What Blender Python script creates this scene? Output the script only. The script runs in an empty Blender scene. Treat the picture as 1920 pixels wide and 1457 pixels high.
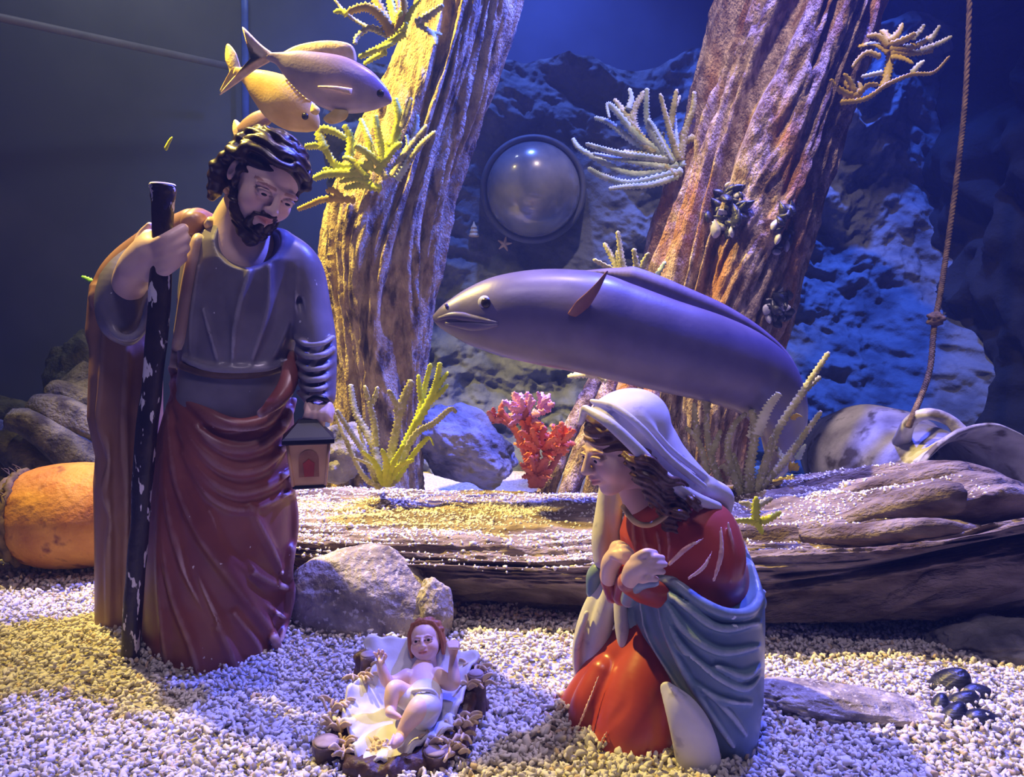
import bpy, math, random
import numpy as np
from mathutils import Vector, Matrix

# ------------------------------------------------------------------ camera, world, lamps, exposure
scene = bpy.context.scene
COL = scene.collection
F = 1500.0                       # focal length in pixels of the 1920x1457 frame
CAM = np.array([0.0, 0.0, 0.47])
PITCH = math.atan(128.5 / F)     # the horizon lies at y = 600 in the photo
cd = bpy.data.cameras.new('camera')
cd.sensor_fit = 'HORIZONTAL'; cd.sensor_width = 36.0
cd.lens = 36.0 * F / 1920.0
cd.clip_start = 0.02; cd.clip_end = 50
cam = bpy.data.objects.new('camera', cd); COL.objects.link(cam)
cam.location = CAM
cam.rotation_euler = (math.pi / 2 - PITCH, 0, 0)
scene.camera = cam

w = bpy.data.worlds.new('world'); scene.world = w
w.use_nodes = True
w.node_tree.nodes['Background'].inputs[0].default_value = (0.10, 0.10, 0.26, 1)
w.node_tree.nodes['Background'].inputs[1].default_value = 0.20

def spot(name, loc, target, color, power, cone, radius=0.05, blend=0.5):
    l = bpy.data.lights.new(name, 'SPOT')
    l.color = color; l.energy = power; l.spot_size = math.radians(cone)
    l.spot_blend = blend; l.shadow_soft_size = radius
    o = bpy.data.objects.new(name, l); COL.objects.link(o)
    o.location = loc
    d = Vector(target) - Vector(loc)
    o.rotation_euler = d.to_track_quat('-Z', 'Y').to_euler()
    return o
# lamps over the open top of the tank; fills and kicker are added
spot('lamp_yellow', (-1.02, 1.60, 2.10), (-0.27, 1.72, 0.60), (1.0, 0.75, 0.16), 560, 65, 0.025, 0.9)
spot('lamp_blue', (0.82, 1.75, 2.28), (-0.10, 1.25, 0.30), (0.08, 0.11, 1.0), 640, 72, 0.025, 0.4)
spot('lamp_violet_white', (0.30, 1.42, 2.55), (0.16, 0.98, 0.0), (0.86, 0.69, 1.0), 84, 58, 0.05, 0.8)
spot('lamp_warm_white', (0.34, 1.15, 2.45), (0.62, 2.0, 0.92), (1.0, 0.76, 0.66), 150, 50, 0.04, 0.6)
spot('lamp_reef_blue', (0.74, 2.02, 2.5), (1.00, 2.72, 0.45), (0.06, 0.16, 1.0), 560, 46, 0.05, 0.9)
spot('fill_back_blue', (0.0, 2.30, 2.55), (-0.05, 3.1, 0.85), (0.12, 0.22, 1.0), 190, 84, 0.05, 0.9)  # added blue fill that brightens the dark back wall
spot('kicker_trunk_blue', (0.36, 1.78, 2.10), (-0.20, 1.95, 0.85), (0.03, 0.09, 1.0), 420, 36, 0.03, 0.7)  # added narrow kicker, turns the right side of the left trunk bluer
spot('fill_front_soft', (-0.05, 0.25, 2.30), (0.0, 1.05, 0.15), (0.90, 0.74, 1.0), 38, 62, 0.20, 0.9)  # added soft fill for the fronts of the figurines, no real lamp
spot('fill_left_grey', (-0.75, 2.30, 2.5), (-1.35, 2.85, 0.8), (0.75, 0.82, 1.0), 34, 100, 0.08, 0.9)  # added fill that lifts the dark left panel

scene.cycles.max_bounces = 6; scene.cycles.diffuse_bounces = 3
scene.view_settings.view_transform = 'Standard'
scene.view_settings.look = 'None'
scene.view_settings.exposure = 0.14
scene.view_settings.gamma = 1.0
scene.view_settings.use_curve_mapping = False

# ------------------------------------------------------------------ helpers
def P(px, py, Y):
    """point at forward distance Y on the ray through photo pixel (px, py)"""
    u = (px - 960.0) / F; v = (728.5 - py) / F
    d = np.array([u, math.cos(PITCH) + v * math.sin(PITCH), -math.sin(PITCH) + v * math.cos(PITCH)])
    return CAM + d * (Y / d[1])
def S(px, Y):
    return px * Y / F
def at(Y0):
    return lambda px, py, dy=0.0: P(px, py, Y0 + dy)

rng = np.random.default_rng(7)
random.seed(7)

def _hash(ix, iy, iz, seed):
    h = (ix.astype(np.int64) * 374761393 + iy.astype(np.int64) * 668265263 + iz.astype(np.int64) * 2147483647 + seed * 1274126177) & 0xffffffff
    h = ((h ^ (h >> 13)) * 1274126177) & 0xffffffff
    h = (h ^ (h >> 16)) & 0xffff
    return h.astype(np.float64) / 32767.5 - 1.0
def vnoise(x, y, z, seed=0):
    x, y, z = np.broadcast_arrays(np.asarray(x, float), np.asarray(y, float), np.asarray(z, float))
    ix = np.floor(x); iy = np.floor(y); iz = np.floor(z)
    fx = x - ix; fy = y - iy; fz = z - iz
    fx = fx * fx * (3 - 2 * fx); fy = fy * fy * (3 - 2 * fy); fz = fz * fz * (3 - 2 * fz)
    r = 0
    for a in (0, 1):
        for b in (0, 1):
            for c in (0, 1):
                wgt = (fx if a else 1 - fx) * (fy if b else 1 - fy) * (fz if c else 1 - fz)
                r = r + wgt * _hash(ix + a, iy + b, iz + c, seed)
    return r
def fbm(x, y, z, oct=4, seed=0, gain=0.5):
    r = 0; a = 1.0; f = 1.0
    for i in range(oct):
        r = r + a * vnoise(x * f, y * f, z * f, seed + i * 17); a *= gain; f *= 2.03
    return r

# ---------------------------------------------------------------- materials
def srgb(r, g, b):
    f = lambda c: ((c / 255.0) / 12.92) if c / 255.0 < 0.04045 else (((c / 255.0) + 0.055) / 1.055) ** 2.4
    return (f(r), f(g), f(b), 1.0)
def pmat(name, c1, c2=None, scale=20, rough=0.6, bump=0.0, bscale=80, detail=6, stretch=(1, 1, 1), wear=None, wlo=0.53, whi=0.60,
         speck=None, sscale=60, slo=0.62, shi=0.66, spec=0.5, attr=False, coat=0.0, trans=0.0, ior=1.45, bdist=0.004, lo=0.35, hi=0.65, sub=0.0, metal=0.0, alpha=1.0, speckstretch=(1, 1, 1)):
    m = bpy.data.materials.new(name); m.use_nodes = True
    nt = m.node_tree; N = nt.nodes; L = nt.links
    b = N['Principled BSDF']
    tc = N.new('ShaderNodeTexCoord')
    mp = N.new('ShaderNodeMapping'); mp.inputs['Scale'].default_value = stretch
    L.new(tc.outputs['Object'], mp.inputs['Vector'])
    c2 = c2 or c1
    n = N.new('ShaderNodeTexNoise'); n.inputs['Scale'].default_value = scale; n.inputs['Detail'].default_value = detail
    L.new(mp.outputs[0], n.inputs['Vector'])
    cr = N.new('ShaderNodeValToRGB')
    cr.color_ramp.elements[0].position = lo; cr.color_ramp.elements[0].color = c1
    cr.color_ramp.elements[1].position = hi; cr.color_ramp.elements[1].color = c2
    L.new(n.outputs['Fac'], cr.inputs[0])
    col = cr.outputs[0]
    if attr:
        at_ = N.new('ShaderNodeAttribute'); at_.attribute_name = 'Col'
        mx = N.new('ShaderNodeMix'); mx.data_type = 'RGBA'; mx.blend_type = 'MULTIPLY'; mx.inputs[0].default_value = 1.0
        L.new(col, mx.inputs[6]); L.new(at_.outputs['Color'], mx.inputs[7]); col = mx.outputs[2]
    def blend(fac, c):
        nonlocal col
        mx = N.new('ShaderNodeMix'); mx.data_type = 'RGBA'
        L.new(fac, mx.inputs[0]); L.new(col, mx.inputs[6]); mx.inputs[7].default_value = c; col = mx.outputs[2]
    def ramp(src, a, c):
        r = N.new('ShaderNodeMapRange'); r.inputs[1].default_value = a; r.inputs[2].default_value = c
        L.new(src, r.inputs[0]); return r.outputs[0]
    if wear:
        g = N.new('ShaderNodeNewGeometry')
        blend(ramp(g.outputs['Pointiness'], wlo, whi), wear)
    if speck:
        mp2 = N.new('ShaderNodeMapping'); mp2.inputs['Scale'].default_value = speckstretch
        L.new(tc.outputs['Object'], mp2.inputs['Vector'])
        n2 = N.new('ShaderNodeTexNoise'); n2.inputs['Scale'].default_value = sscale; n2.inputs['Detail'].default_value = 3
        L.new(mp2.outputs[0], n2.inputs['Vector'])
        blend(ramp(n2.outputs['Fac'], slo, shi), speck)
    L.new(col, b.inputs['Base Color'])
    b.inputs['Roughness'].default_value = rough
    b.inputs['Specular IOR Level'].default_value = spec
    b.inputs['Coat Weight'].default_value = coat
    b.inputs['Coat Roughness'].default_value = 0.25
    b.inputs['Transmission Weight'].default_value = trans
    b.inputs['IOR'].default_value = ior
    b.inputs['Metallic'].default_value = metal
    b.inputs['Alpha'].default_value = alpha
    if sub:
        b.inputs['Subsurface Weight'].default_value = sub; b.inputs['Subsurface Radius'].default_value = (0.01, 0.006, 0.004)
    if bump:
        n3 = N.new('ShaderNodeTexNoise'); n3.inputs['Scale'].default_value = bscale; n3.inputs['Detail'].default_value = 6
        L.new(mp.outputs[0], n3.inputs['Vector'])
        bp = N.new('ShaderNodeBump'); bp.inputs['Strength'].default_value = bump; bp.inputs['Distance'].default_value = bdist
        L.new(n3.outputs['Fac'], bp.inputs['Height']); L.new(bp.outputs[0], b.inputs['Normal'])
    return m

# ---------------------------------------------------------------- objects
def mesh_obj(name, V, Fc, mat, parent=None, origin=None, smooth=True, col=None, kind=None):
    """ONE mesh object; V in world metres, origin = the object's own origin"""
    V = np.asarray(V, dtype=np.float64)
    if parent is not None: origin = np.array(parent['_o'])
    if origin is None: origin = V.mean(0) * np.array([1, 1, 0]) + np.array([0, 0, V[:, 2].min()])
    origin = np.asarray(origin, float)
    me = bpy.data.meshes.new(name)
    L = V - origin
    if isinstance(Fc, np.ndarray):
        n = Fc.shape[1]
        me.vertices.add(len(L)); me.vertices.foreach_set('co', L.astype(np.float32).ravel())
        me.loops.add(Fc.size); me.loops.foreach_set('vertex_index', Fc.astype(np.int32).ravel())
        me.polygons.add(len(Fc)); me.polygons.foreach_set('loop_start', np.arange(0, Fc.size, n, dtype=np.int32))
        me.update(calc_edges=True); me.validate()
    else:
        me.from_pydata(L.tolist(), [], Fc)
    if smooth: me.polygons.foreach_set('use_smooth', np.ones(len(me.polygons), dtype=bool))
    if col is not None:
        a = me.color_attributes.new('Col', 'FLOAT_COLOR', 'POINT')
        c = np.ones((len(L), 4), np.float32); c[:, :3] = col
        a.data.foreach_set('color', c.ravel())
    me.materials.append(mat)
    o = bpy.data.objects.new(name, me); COL.objects.link(o)
    if parent is not None: o.parent = parent
    else: o.location = origin; o['_o'] = list(origin)
    if kind: o['kind'] = kind
    return o
def thing(name, label, cat, loc, group=None):
    o = bpy.data.objects.new(name, None); COL.objects.link(o)
    o.location = loc; o['_o'] = [float(a) for a in loc]; o.empty_display_size = 0.05
    tag(o, label, cat, group); return o
def tag(o, label, cat, group=None):
    o['label'] = label; o['category'] = cat
    if group: o['group'] = group
    return o
def sub(o, name, V, Fc, mat, **k):
    """a sub-part under a part mesh o (parts carry their thing's origin)"""
    p = o.parent
    org = np.array(p['_o']) if p is not None else np.array(o['_o'])
    o['_o'] = list(org)
    r = mesh_obj(name, V, Fc, mat, parent=o, **k)
    return r

def catmull(pts, n):
    """resample control rows (any columns) to n rows with a Catmull-Rom spline"""
    p = np.asarray(pts, float)
    if len(p) == 2: return p[0] + (p[1] - p[0]) * np.linspace(0, 1, n)[:, None]
    q = np.vstack([2 * p[0] - p[1], p, 2 * p[-1] - p[-2]])
    t = np.linspace(0, len(p) - 1 - 1e-9, n); i = t.astype(int); f = (t - i)[:, None]
    a, b, c, d = q[i], q[i + 1], q[i + 2], q[i + 3]
    return 0.5 * (2 * b + (c - a) * f + (2 * a - 5 * b + 4 * c - d) * f ** 2 + (3 * b - a - 3 * c + d) * f ** 3)

def frames(C, up=(0, 0, 1)):
    T = np.gradient(C, axis=0); T /= np.linalg.norm(T, axis=1)[:, None] + 1e-12
    n = np.asarray(up, float) - T[0] * np.dot(up, T[0]); n /= np.linalg.norm(n) + 1e-12
    A = []
    for t in T:
        n = n - t * np.dot(n, t); n /= np.linalg.norm(n) + 1e-12; A.append(n)
    A = np.array(A); B = np.cross(T, A)
    return T, A, B
def ring_faces(nr, ns, closed_ends=True):
    i = np.arange(nr - 1)[:, None] * ns; j = np.arange(ns)[None, :]
    a = i + j; b = i + (j + 1) % ns
    return np.stack([a, b, b + ns, a + ns], -1).reshape(-1, 4)
def loft(C, ra, rb, ns=12, up=(0, 0, 1), disp=None, prof=None):
    """tube along C with half-sizes ra (along up) and rb (sideways); ends closed to a point"""
    C = np.asarray(C, float); nr = len(C)
    ra = np.broadcast_to(np.asarray(ra, float), (nr,)); rb = np.broadcast_to(np.asarray(rb, float), (nr,))
    T, A, B = frames(C, up)
    th = np.linspace(0, 2 * np.pi, ns, endpoint=False)
    ca, sa = np.cos(th), np.sin(th)
    if prof is not None: ca, sa = prof(ca, sa)
    k = np.ones((nr, ns)) if disp is None else 1 + disp(np.linspace(0, 1, nr)[:, None], th[None, :])
    V = C[:, None, :] + A[:, None, :] * (ra[:, None] * ca[None, :] * k)[..., None] + B[:, None, :] * (rb[:, None] * sa[None, :] * k)[..., None]
    V = V.reshape(-1, 3)
    Fq = ring_faces(nr, ns)
    e0 = len(V); V = np.vstack([V, C[0], C[-1]])
    j = np.arange(ns); j2 = (j + 1) % ns
    c0 = np.stack([np.full(ns, e0), j2, j, np.full(ns, e0)], -1)
    l = (nr - 1) * ns
    c1 = np.stack([np.full(ns, e0 + 1), l + j, l + j2, np.full(ns, e0 + 1)], -1)
    faces = [tuple(f) for f in Fq] + [tuple(f[:3]) for f in c0] + [tuple(f[:3]) for f in c1]
    return V, faces
def merge(parts):
    V = []; Fs = []; o = 0
    for v, f in parts:
        V.append(np.asarray(v)); Fs += [tuple(int(i) + o for i in q) for q in f]; o += len(v)
    return np.vstack(V), Fs
def lathe(c, axis, prof, ns=48, side=None):
    """prof rows (distance along axis, radius)"""
    axis = np.asarray(axis, float); axis /= np.linalg.norm(axis)
    s = np.cross(axis, (0, 0, 1.0)) if side is None else np.asarray(side, float); s /= np.linalg.norm(s); u = np.cross(s, axis)
    th = np.linspace(0, 2 * np.pi, ns, endpoint=False)
    pr = np.asarray(prof, float)
    V = np.asarray(c)[None, None] + pr[:, 0][:, None, None] * axis + pr[:, 1][:, None, None] * (np.cos(th)[None, :, None] * s + np.sin(th)[None, :, None] * u)
    return V.reshape(-1, 3), ring_faces(len(pr), ns)
def ico(sub_=3):
    t = (1 + 5 ** .5) / 2
    V = [(-1, t, 0), (1, t, 0), (-1, -t, 0), (1, -t, 0), (0, -1, t), (0, 1, t), (0, -1, -t), (0, 1, -t), (t, 0, -1), (t, 0, 1), (-t, 0, -1), (-t, 0, 1)]
    Fc = [(0, 11, 5), (0, 5, 1), (0, 1, 7), (0, 7, 10), (0, 10, 11), (1, 5, 9), (5, 11, 4), (11, 10, 2), (10, 7, 6), (7, 1, 8), (3, 9, 4), (3, 4, 2), (3, 2, 6), (3, 6, 8), (3, 8, 9), (4, 9, 5), (2, 4, 11), (6, 2, 10), (8, 6, 7), (9, 8, 1)]
    V = [np.array(v) / np.linalg.norm(v) for v in V]
    for _ in range(sub_):
        mid = {}; nf = []
        def m(a, b):
            k = (min(a, b), max(a, b))
            if k not in mid:
                p = V[a] + V[b]; mid[k] = len(V); V.append(p / np.linalg.norm(p))
            return mid[k]
        for a, b, c in Fc:
            x, y, z = m(a, b), m(b, c), m(c, a); nf += [(a, x, z), (b, y, x), (c, z, y), (x, y, z)]
        Fc = nf
    return np.array(V), np.array(Fc)
ICO = {k: ico(k) for k in (1, 2, 3, 4, 5)}
def ellipsoid(c, r, rot=None, k=2):
    V, Fc = ICO[k]
    V = V * np.asarray(r)
    if rot is not None: V = V @ np.asarray(rot).T
    return V + np.asarray(c), Fc
def rotm(rx=0, ry=0, rz=0):
    rx, ry, rz = (math.radians(a) for a in (rx, ry, rz))
    X = np.array([[1, 0, 0], [0, math.cos(rx), -math.sin(rx)], [0, math.sin(rx), math.cos(rx)]])
    Y = np.array([[math.cos(ry), 0, math.sin(ry)], [0, 1, 0], [-math.sin(ry), 0, math.cos(ry)]])
    Z = np.array([[math.cos(rz), -math.sin(rz), 0], [math.sin(rz), math.cos(rz), 0], [0, 0, 1]])
    return Y @ Z @ X
def rock(c, r, seed, k=4, amp=0.25, freq=1.6, rot=None, flat=None, oct=5):
    V, Fc = ICO[k]
    n = fbm(V[:, 0] * freq + seed, V[:, 1] * freq, V[:, 2] * freq, oct, seed)
    W = V * (1 + amp * n)[:, None] * np.asarray(r)
    if rot is not None: W = W @ np.asarray(rot).T
    W = W + np.asarray(c)
    if flat is not None: W[:, 2] = np.maximum(W[:, 2], flat)
    return W, Fc

# ---------------------------------------------------------------- sculpting volume (signed distance field -> mesh)
class Vol:
    def __init__(s, lo, hi, h):
        s.lo = np.asarray(lo, float); s.h = h
        s.n = np.ceil((np.asarray(hi) - s.lo) / h).astype(int) + 1
        s.f = np.full(s.n, 1e3, np.float32)
        s.ax = [(s.lo[i] + h * np.arange(s.n[i])).astype(np.float32) for i in range(3)]
    def blk(s, lo, hi):
        a = np.clip(np.floor((np.asarray(lo) - s.lo) / s.h).astype(int), 0, s.n)
        b = np.clip(np.ceil((np.asarray(hi) - s.lo) / s.h).astype(int) + 1, 0, s.n)
        sl = tuple(slice(x, y) for x, y in zip(a, b))
        return sl, (s.ax[0][sl[0]][:, None, None], s.ax[1][sl[1]][None, :, None], s.ax[2][sl[2]][None, None, :])
    def put(s, sl, g, k, mode):
        a = s.f[sl]
        if mode == 'add':
            if k > 0:
                h = np.maximum(k - np.abs(a - g), 0) / k; s.f[sl] = np.minimum(a, g) - h * h * k * 0.25
            else: s.f[sl] = np.minimum(a, g)
        elif mode == 'cut':
            g = -g
            if k > 0:
                h = np.maximum(k - np.abs(a - g), 0) / k; s.f[sl] = np.maximum(a, g) + h * h * k * 0.25
            else: s.f[sl] = np.maximum(a, g)
    def tube(s, pts, rs, k=0.0, mode='add', flat=None):
        """chain of round cones; flat = (axis vector, squash>1): thinner along that axis"""
        pts = np.asarray(pts, float); rs = np.broadcast_to(np.asarray(rs, float), (len(pts),))
        pad = rs.max() + k + 2 * s.h
        sl, (x, y, z) = s.blk(pts.min(0) - pad, pts.max(0) + pad)
        if 0 in s.f[sl].shape: return
        g = np.full(s.f[sl].shape, 1e3, np.float32)
        for a, b, ra, rb in zip(pts[:-1], pts[1:], rs[:-1], rs[1:]):
            d = b - a; L = float(d @ d) + 1e-12
            t = np.clip(((x - a[0]) * d[0] + (y - a[1]) * d[1] + (z - a[2]) * d[2]) / L, 0, 1)
            dx = x - a[0] - t * d[0]; dy = y - a[1] - t * d[1]; dz = z - a[2] - t * d[2]
            if flat is not None:
                ax, q = flat; m = (dx * ax[0] + dy * ax[1] + dz * ax[2]) * (q - 1)
                dx = dx + m * ax[0]; dy = dy + m * ax[1]; dz = dz + m * ax[2]
            g = np.minimum(g, np.sqrt(dx * dx + dy * dy + dz * dz) - (ra + t * (rb - ra)))
        s.put(sl, g, k, mode)
    def ell(s, c, r, k=0.0, mode='add', rot=None):
        c = np.asarray(c, float); r = np.broadcast_to(np.asarray(r, float), (3,))
        pad = r.max() + k + 2 * s.h
        sl, (x, y, z) = s.blk(c - pad, c + pad)
        if 0 in s.f[sl].shape: return
        x = x - c[0]; y = y - c[1]; z = z - c[2]
        if rot is not None:
            R = np.asarray(rot).T
            x, y, z = (R[i, 0] * x + R[i, 1] * y + R[i, 2] * z for i in range(3))
        k0 = np.sqrt((x / r[0]) ** 2 + (y / r[1]) ** 2 + (z / r[2]) ** 2)
        k1 = np.sqrt((x / r[0] ** 2) ** 2 + (y / r[1] ** 2) ** 2 + (z / r[2] ** 2) ** 2) + 1e-9
        s.put(sl, (k0 * (k0 - 1) / k1).astype(np.float32), k, mode)
    def column(s, rows, k=0.0, mode='add', disp=None):
        """rows (z, cx, cy, rx, ry), z ascending: an upright body of elliptical sections"""
        R = np.asarray(rows, float); R = R[np.argsort(R[:, 0])]
        Z = s.ax[2]
        cx, cy, rx, ry = (np.interp(Z, R[:, 0], R[:, i])[None, None, :] for i in range(1, 5))
        x = s.ax[0][:, None, None] - cx; y = s.ax[1][None, :, None] - cy
        k0 = np.sqrt((x / rx) ** 2 + (y / ry) ** 2); k1 = np.sqrt((x / rx ** 2) ** 2 + (y / ry ** 2) ** 2) + 1e-9
        g = k0 * (k0 - 1) / k1
        if disp is not None: g = g + disp(np.arctan2(y / ry, x / rx), Z[None, None, :])
        zz = Z[None, None, :]
        g = np.maximum(g, np.maximum(R[0, 0] - zz, zz - R[-1, 0]))
        s.put((slice(None),) * 3, g.astype(np.float32), k, mode)
    def noise(s, amp, fr, seed=0, oct=2):
        m = np.abs(s.f) < 4 * s.h + amp
        i = np.argwhere(m)
        p = s.lo + i * s.h
        s.f[m] += (amp * fbm(p[:, 0] * fr, p[:, 1] * fr, p[:, 2] * fr, oct, seed)).astype(np.float32)
    def field(s, fn):
        """add fn(x, y, z) to the distance near the surface"""
        m = np.abs(s.f) < 6 * s.h
        p = s.lo + np.argwhere(m) * s.h
        s.f[m] += fn(p[:, 0], p[:, 1], p[:, 2]).astype(np.float32)
    def mesh(s, smooth=1):
        f = s.f; ins = f < 0
        n = np.array(f.shape)
        # the border counts as outside
        for ax in range(3):
            for e in (0, -1):
                sl = [slice(None)] * 3; sl[ax] = e; ins[tuple(sl)] = False
        f = np.where(ins, f, np.maximum(f, 1e-6))
        c = sum(ins[a:n[0] - 1 + a, b:n[1] - 1 + b, d:n[2] - 1 + d].astype(np.int8) for a in (0, 1) for b in (0, 1) for d in (0, 1))
        cells = np.argwhere((c > 0) & (c < 8))
        idx = np.full(c.shape, -1, np.int64); idx[tuple(cells.T)] = np.arange(len(cells))
        off = np.array([(a, b, d) for a in (0, 1) for b in (0, 1) for d in (0, 1)])
        val = np.stack([f[tuple((cells + o).T)] for o in off], 1).astype(np.float64)
        acc = np.zeros((len(cells), 3)); cnt = np.zeros(len(cells))
        for i in range(8):
            for j in range(i + 1, 8):
                if np.abs(off[i] - off[j]).sum() != 1: continue
                a, b = val[:, i], val[:, j]; cr = (a < 0) != (b < 0)
                t = np.where(cr, a / np.where(cr, a - b, 1), 0)[:, None]
                acc += np.where(cr[:, None], off[i] + (off[j] - off[i]) * t, 0); cnt += cr
        V = s.lo + (cells + acc / cnt[:, None]) * s.h
        faces = []
        for ax in range(3):
            u, v = (ax + 1) % 3, (ax + 2) % 3
            sa = [slice(None)] * 3; sb = [slice(None)] * 3; sa[ax] = slice(0, -1); sb[ax] = slice(1, None)
            A, B = ins[tuple(sa)], ins[tuple(sb)]
            e = np.argwhere(A != B)
            ok = (e[:, u] > 0) & (e[:, v] > 0) & (e[:, u] < n[u] - 1) & (e[:, v] < n[v] - 1); e = e[ok]
            fl = A[tuple(e.T)]
            q = []
            for du, dv in ((-1, -1), (0, -1), (0, 0), (-1, 0)):
                p = e.copy(); p[:, u] += du; p[:, v] += dv; q.append(idx[tuple(p.T)])
            q = np.stack(q, 1); q[~fl] = q[~fl][:, ::-1]
            faces.append(q)
        Fq = np.vstack(faces); Fq = Fq[(Fq >= 0).all(1)]
        for _ in range(smooth):
            sm = np.zeros_like(V); ct = np.zeros(len(V))
            for a in range(4):
                b = (a + 1) % 4
                np.add.at(sm, Fq[:, a], V[Fq[:, b]]); np.add.at(ct, Fq[:, a], 1)
                np.add.at(sm, Fq[:, b], V[Fq[:, a]]); np.add.at(ct, Fq[:, b], 1)
            V = V * 0.5 + 0.5 * sm / np.maximum(ct, 1)[:, None]
        return V, Fq
# ------------------------------------------------------------------ the setting
M_sandbed = pmat('sand bed', srgb(196, 190, 178), srgb(150, 140, 124), 160, 0.9, 0.6, 240)
M_gravel = pmat('pale gravel', srgb(222, 214, 200), srgb(232, 228, 220), 60, 0.75, 0.25, 500, attr=True, bdist=0.001)
M_reef = pmat('reef rock', srgb(62, 68, 80), srgb(112, 118, 128), 9, 0.95, 0.9, 30, detail=12, speck=srgb(70, 76, 88), sscale=9, slo=0.5, shi=0.75, bdist=0.012)
M_backwater = pmat('painted tank wall', srgb(44, 54, 84), srgb(66, 76, 108), 2.2, 0.7, 0.1, 6)
M_leftpanel = pmat('dark tank panel', srgb(52, 56, 64), srgb(80, 82, 88), 1.6, 0.6, 0.0)
M_dark = pmat('black rock', srgb(5, 5, 6), srgb(12, 12, 14), 8, 0.9, 0.6, 20, bdist=0.02)
M_seam = pmat('grey seam', srgb(92, 90, 94), srgb(112, 108, 110), 12, 0.6)
M_seamblue = pmat('blue seam', srgb(40, 70, 150), srgb(60, 96, 190), 12, 0.5)

def Hs(x, y):
    """height of the gravel surface"""
    h = 0.010 * fbm(x * 5.0, y * 5.0, 0 * x, 3, 3) + 0.004 * vnoise(x * 17, y * 17, 0 * x, 9)
    g = lambda cx, cy, r, a: a * np.exp(-((x - cx) ** 2 + (y - cy) ** 2) / (r * r))
    h = h + g(-0.57, 1.12, 0.07, 0.010) - g(-0.38, 1.04, 0.09, 0.012) + g(0.10, 1.10, 0.12, 0.012) - g(0.20, 0.83, 0.13, 0.017) - g(-0.12, 0.86, 0.10, 0.008) + g(-0.3, 1.25, 0.15, 0.03)
    return h
def grid_obj(name, xs, ys, fn, mat, **k):
    X, Y = np.meshgrid(xs, ys, indexing='ij')
    V = fn(X.ravel(), Y.ravel())
    nx, ny = len(xs), len(ys)
    i = np.arange(nx - 1)[:, None] * ny; j = np.arange(ny - 1)[None, :]
    a = i + j
    Fq = np.stack([a, a + ny, a + ny + 1, a + 1], -1).reshape(-1, 4)
    return mesh_obj(name, V, Fq, mat, **k)
o = grid_obj('floor', np.linspace(-2.2, 2.2, 150), np.linspace(0.35, 3.4, 120), lambda x, y: np.stack([x, y, Hs(x, y) - 0.006], 1), M_sandbed, kind='structure', origin=(0, 1.5, 0))

def ridged2(n): return 1 - np.abs(n) * 2
def reef_fn(x, z):
    y = 2.80 - 0.10 * fbm(x * 1.7 + 3, z * 1.7, 0 * x, 5, 21) - 0.035 * (1 - np.abs(fbm(x * 3.1 + z * 2.0, z * 4.1, 0 * x, 4, 33)) * 2) - 0.018 * ridged2(fbm(x * 6.5 + z * 3, z * 9, 0 * x, 4, 5)) - 0.012 * fbm(x * 26, z * 26, 0 * x, 3, 15)
    y = y - 0.30 * np.clip((0.55 - z) / 0.55, 0, 1) ** 1.5 - 0.30 * np.clip((x - 0.75) / 0.7, 0, 1) * np.clip((0.9 - z) / 0.6, 0, 1)
    dome = np.exp(-(((x - 0.07) ** 2 + (z - 0.895) ** 2) / 0.26 ** 2) ** 2)
    y = y * (1 - dome) + 2.83 * dome
    zz = z + 0.10 * fbm(x * 2.2, 0 * x + 4, 0 * x, 4, 8) * np.clip(z / 1.3, 0, 1)
    return np.stack([x, y, zz], 1)
o = grid_obj('wall_reef', np.linspace(-0.62, 1.55, 460), np.linspace(-0.1, 1.36, 310), reef_fn, M_reef, kind='structure', origin=(0, 2.8, 0))
def plane_obj(name, a, b, z0, z1, mat, thick=0.03, amp=0.0):
    a = np.array(a, float); b = np.array(b, float); n = np.array([-(b - a)[1], (b - a)[0]]); n /= np.linalg.norm(n)
    V = []
    for q in (0, thick):
        for p, z in ((a, z0), (b, z0), (b, z1), (a, z1)):
            V.append([p[0] + n[0] * q, p[1] + n[1] * q, z])
    Fc = [(0, 1, 2, 3), (7, 6, 5, 4), (0, 4, 5, 1), (1, 5, 6, 2), (2, 6, 7, 3), (3, 7, 4, 0)]
    return mesh_obj(name, V, Fc, mat, smooth=False, kind='structure', origin=(a[0], a[1], z0))
plane_obj('wall_back', (-1.02, 3.2), (2.6, 3.2), -0.1, 2.6, M_backwater)
plane_obj('wall_left', (-2.5, 1.75), (-1.02, 3.2), -0.1, 2.6, M_leftpanel)
def wr_fn(y, z):
    x = 1.46 - 0.10 * fbm(y * 2.1, z * 2.1, 0 * y, 4, 44) - 0.05 * ridged2(fbm(y * 4, z * 5, 0 * y, 3, 48)) - 0.10 * np.clip((0.8 - z), 0, 1)
    return np.stack([x, y, z], 1)
grid_obj('wall_right', np.linspace(1.9, 3.25, 90), np.linspace(-0.1, 2.6, 160), wr_fn, M_dark, kind='structure', origin=(1.45, 2.5, 0))
# seam strip along the left panel and its blue corner strip
a, b = P(-40, 21, 2.42), P(420, 122, 3.0)
for nm, pts, r, m in (('trim_1', [P(-200, -8, 2.25) , P(0, 33, 2.42), P(220, 80, 2.68), P(430, 125, 2.98)], 0.013, M_seam), ('trim_2', [P(458, -60, 3.1), P(462, 400, 3.1), P(466, 800, 3.1)], 0.014, M_seamblue)):
    V, Fc = loft(catmull(pts, 12), r, r * 0.5, 8)
    mesh_obj(nm, V, Fc, m, kind='structure')

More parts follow.
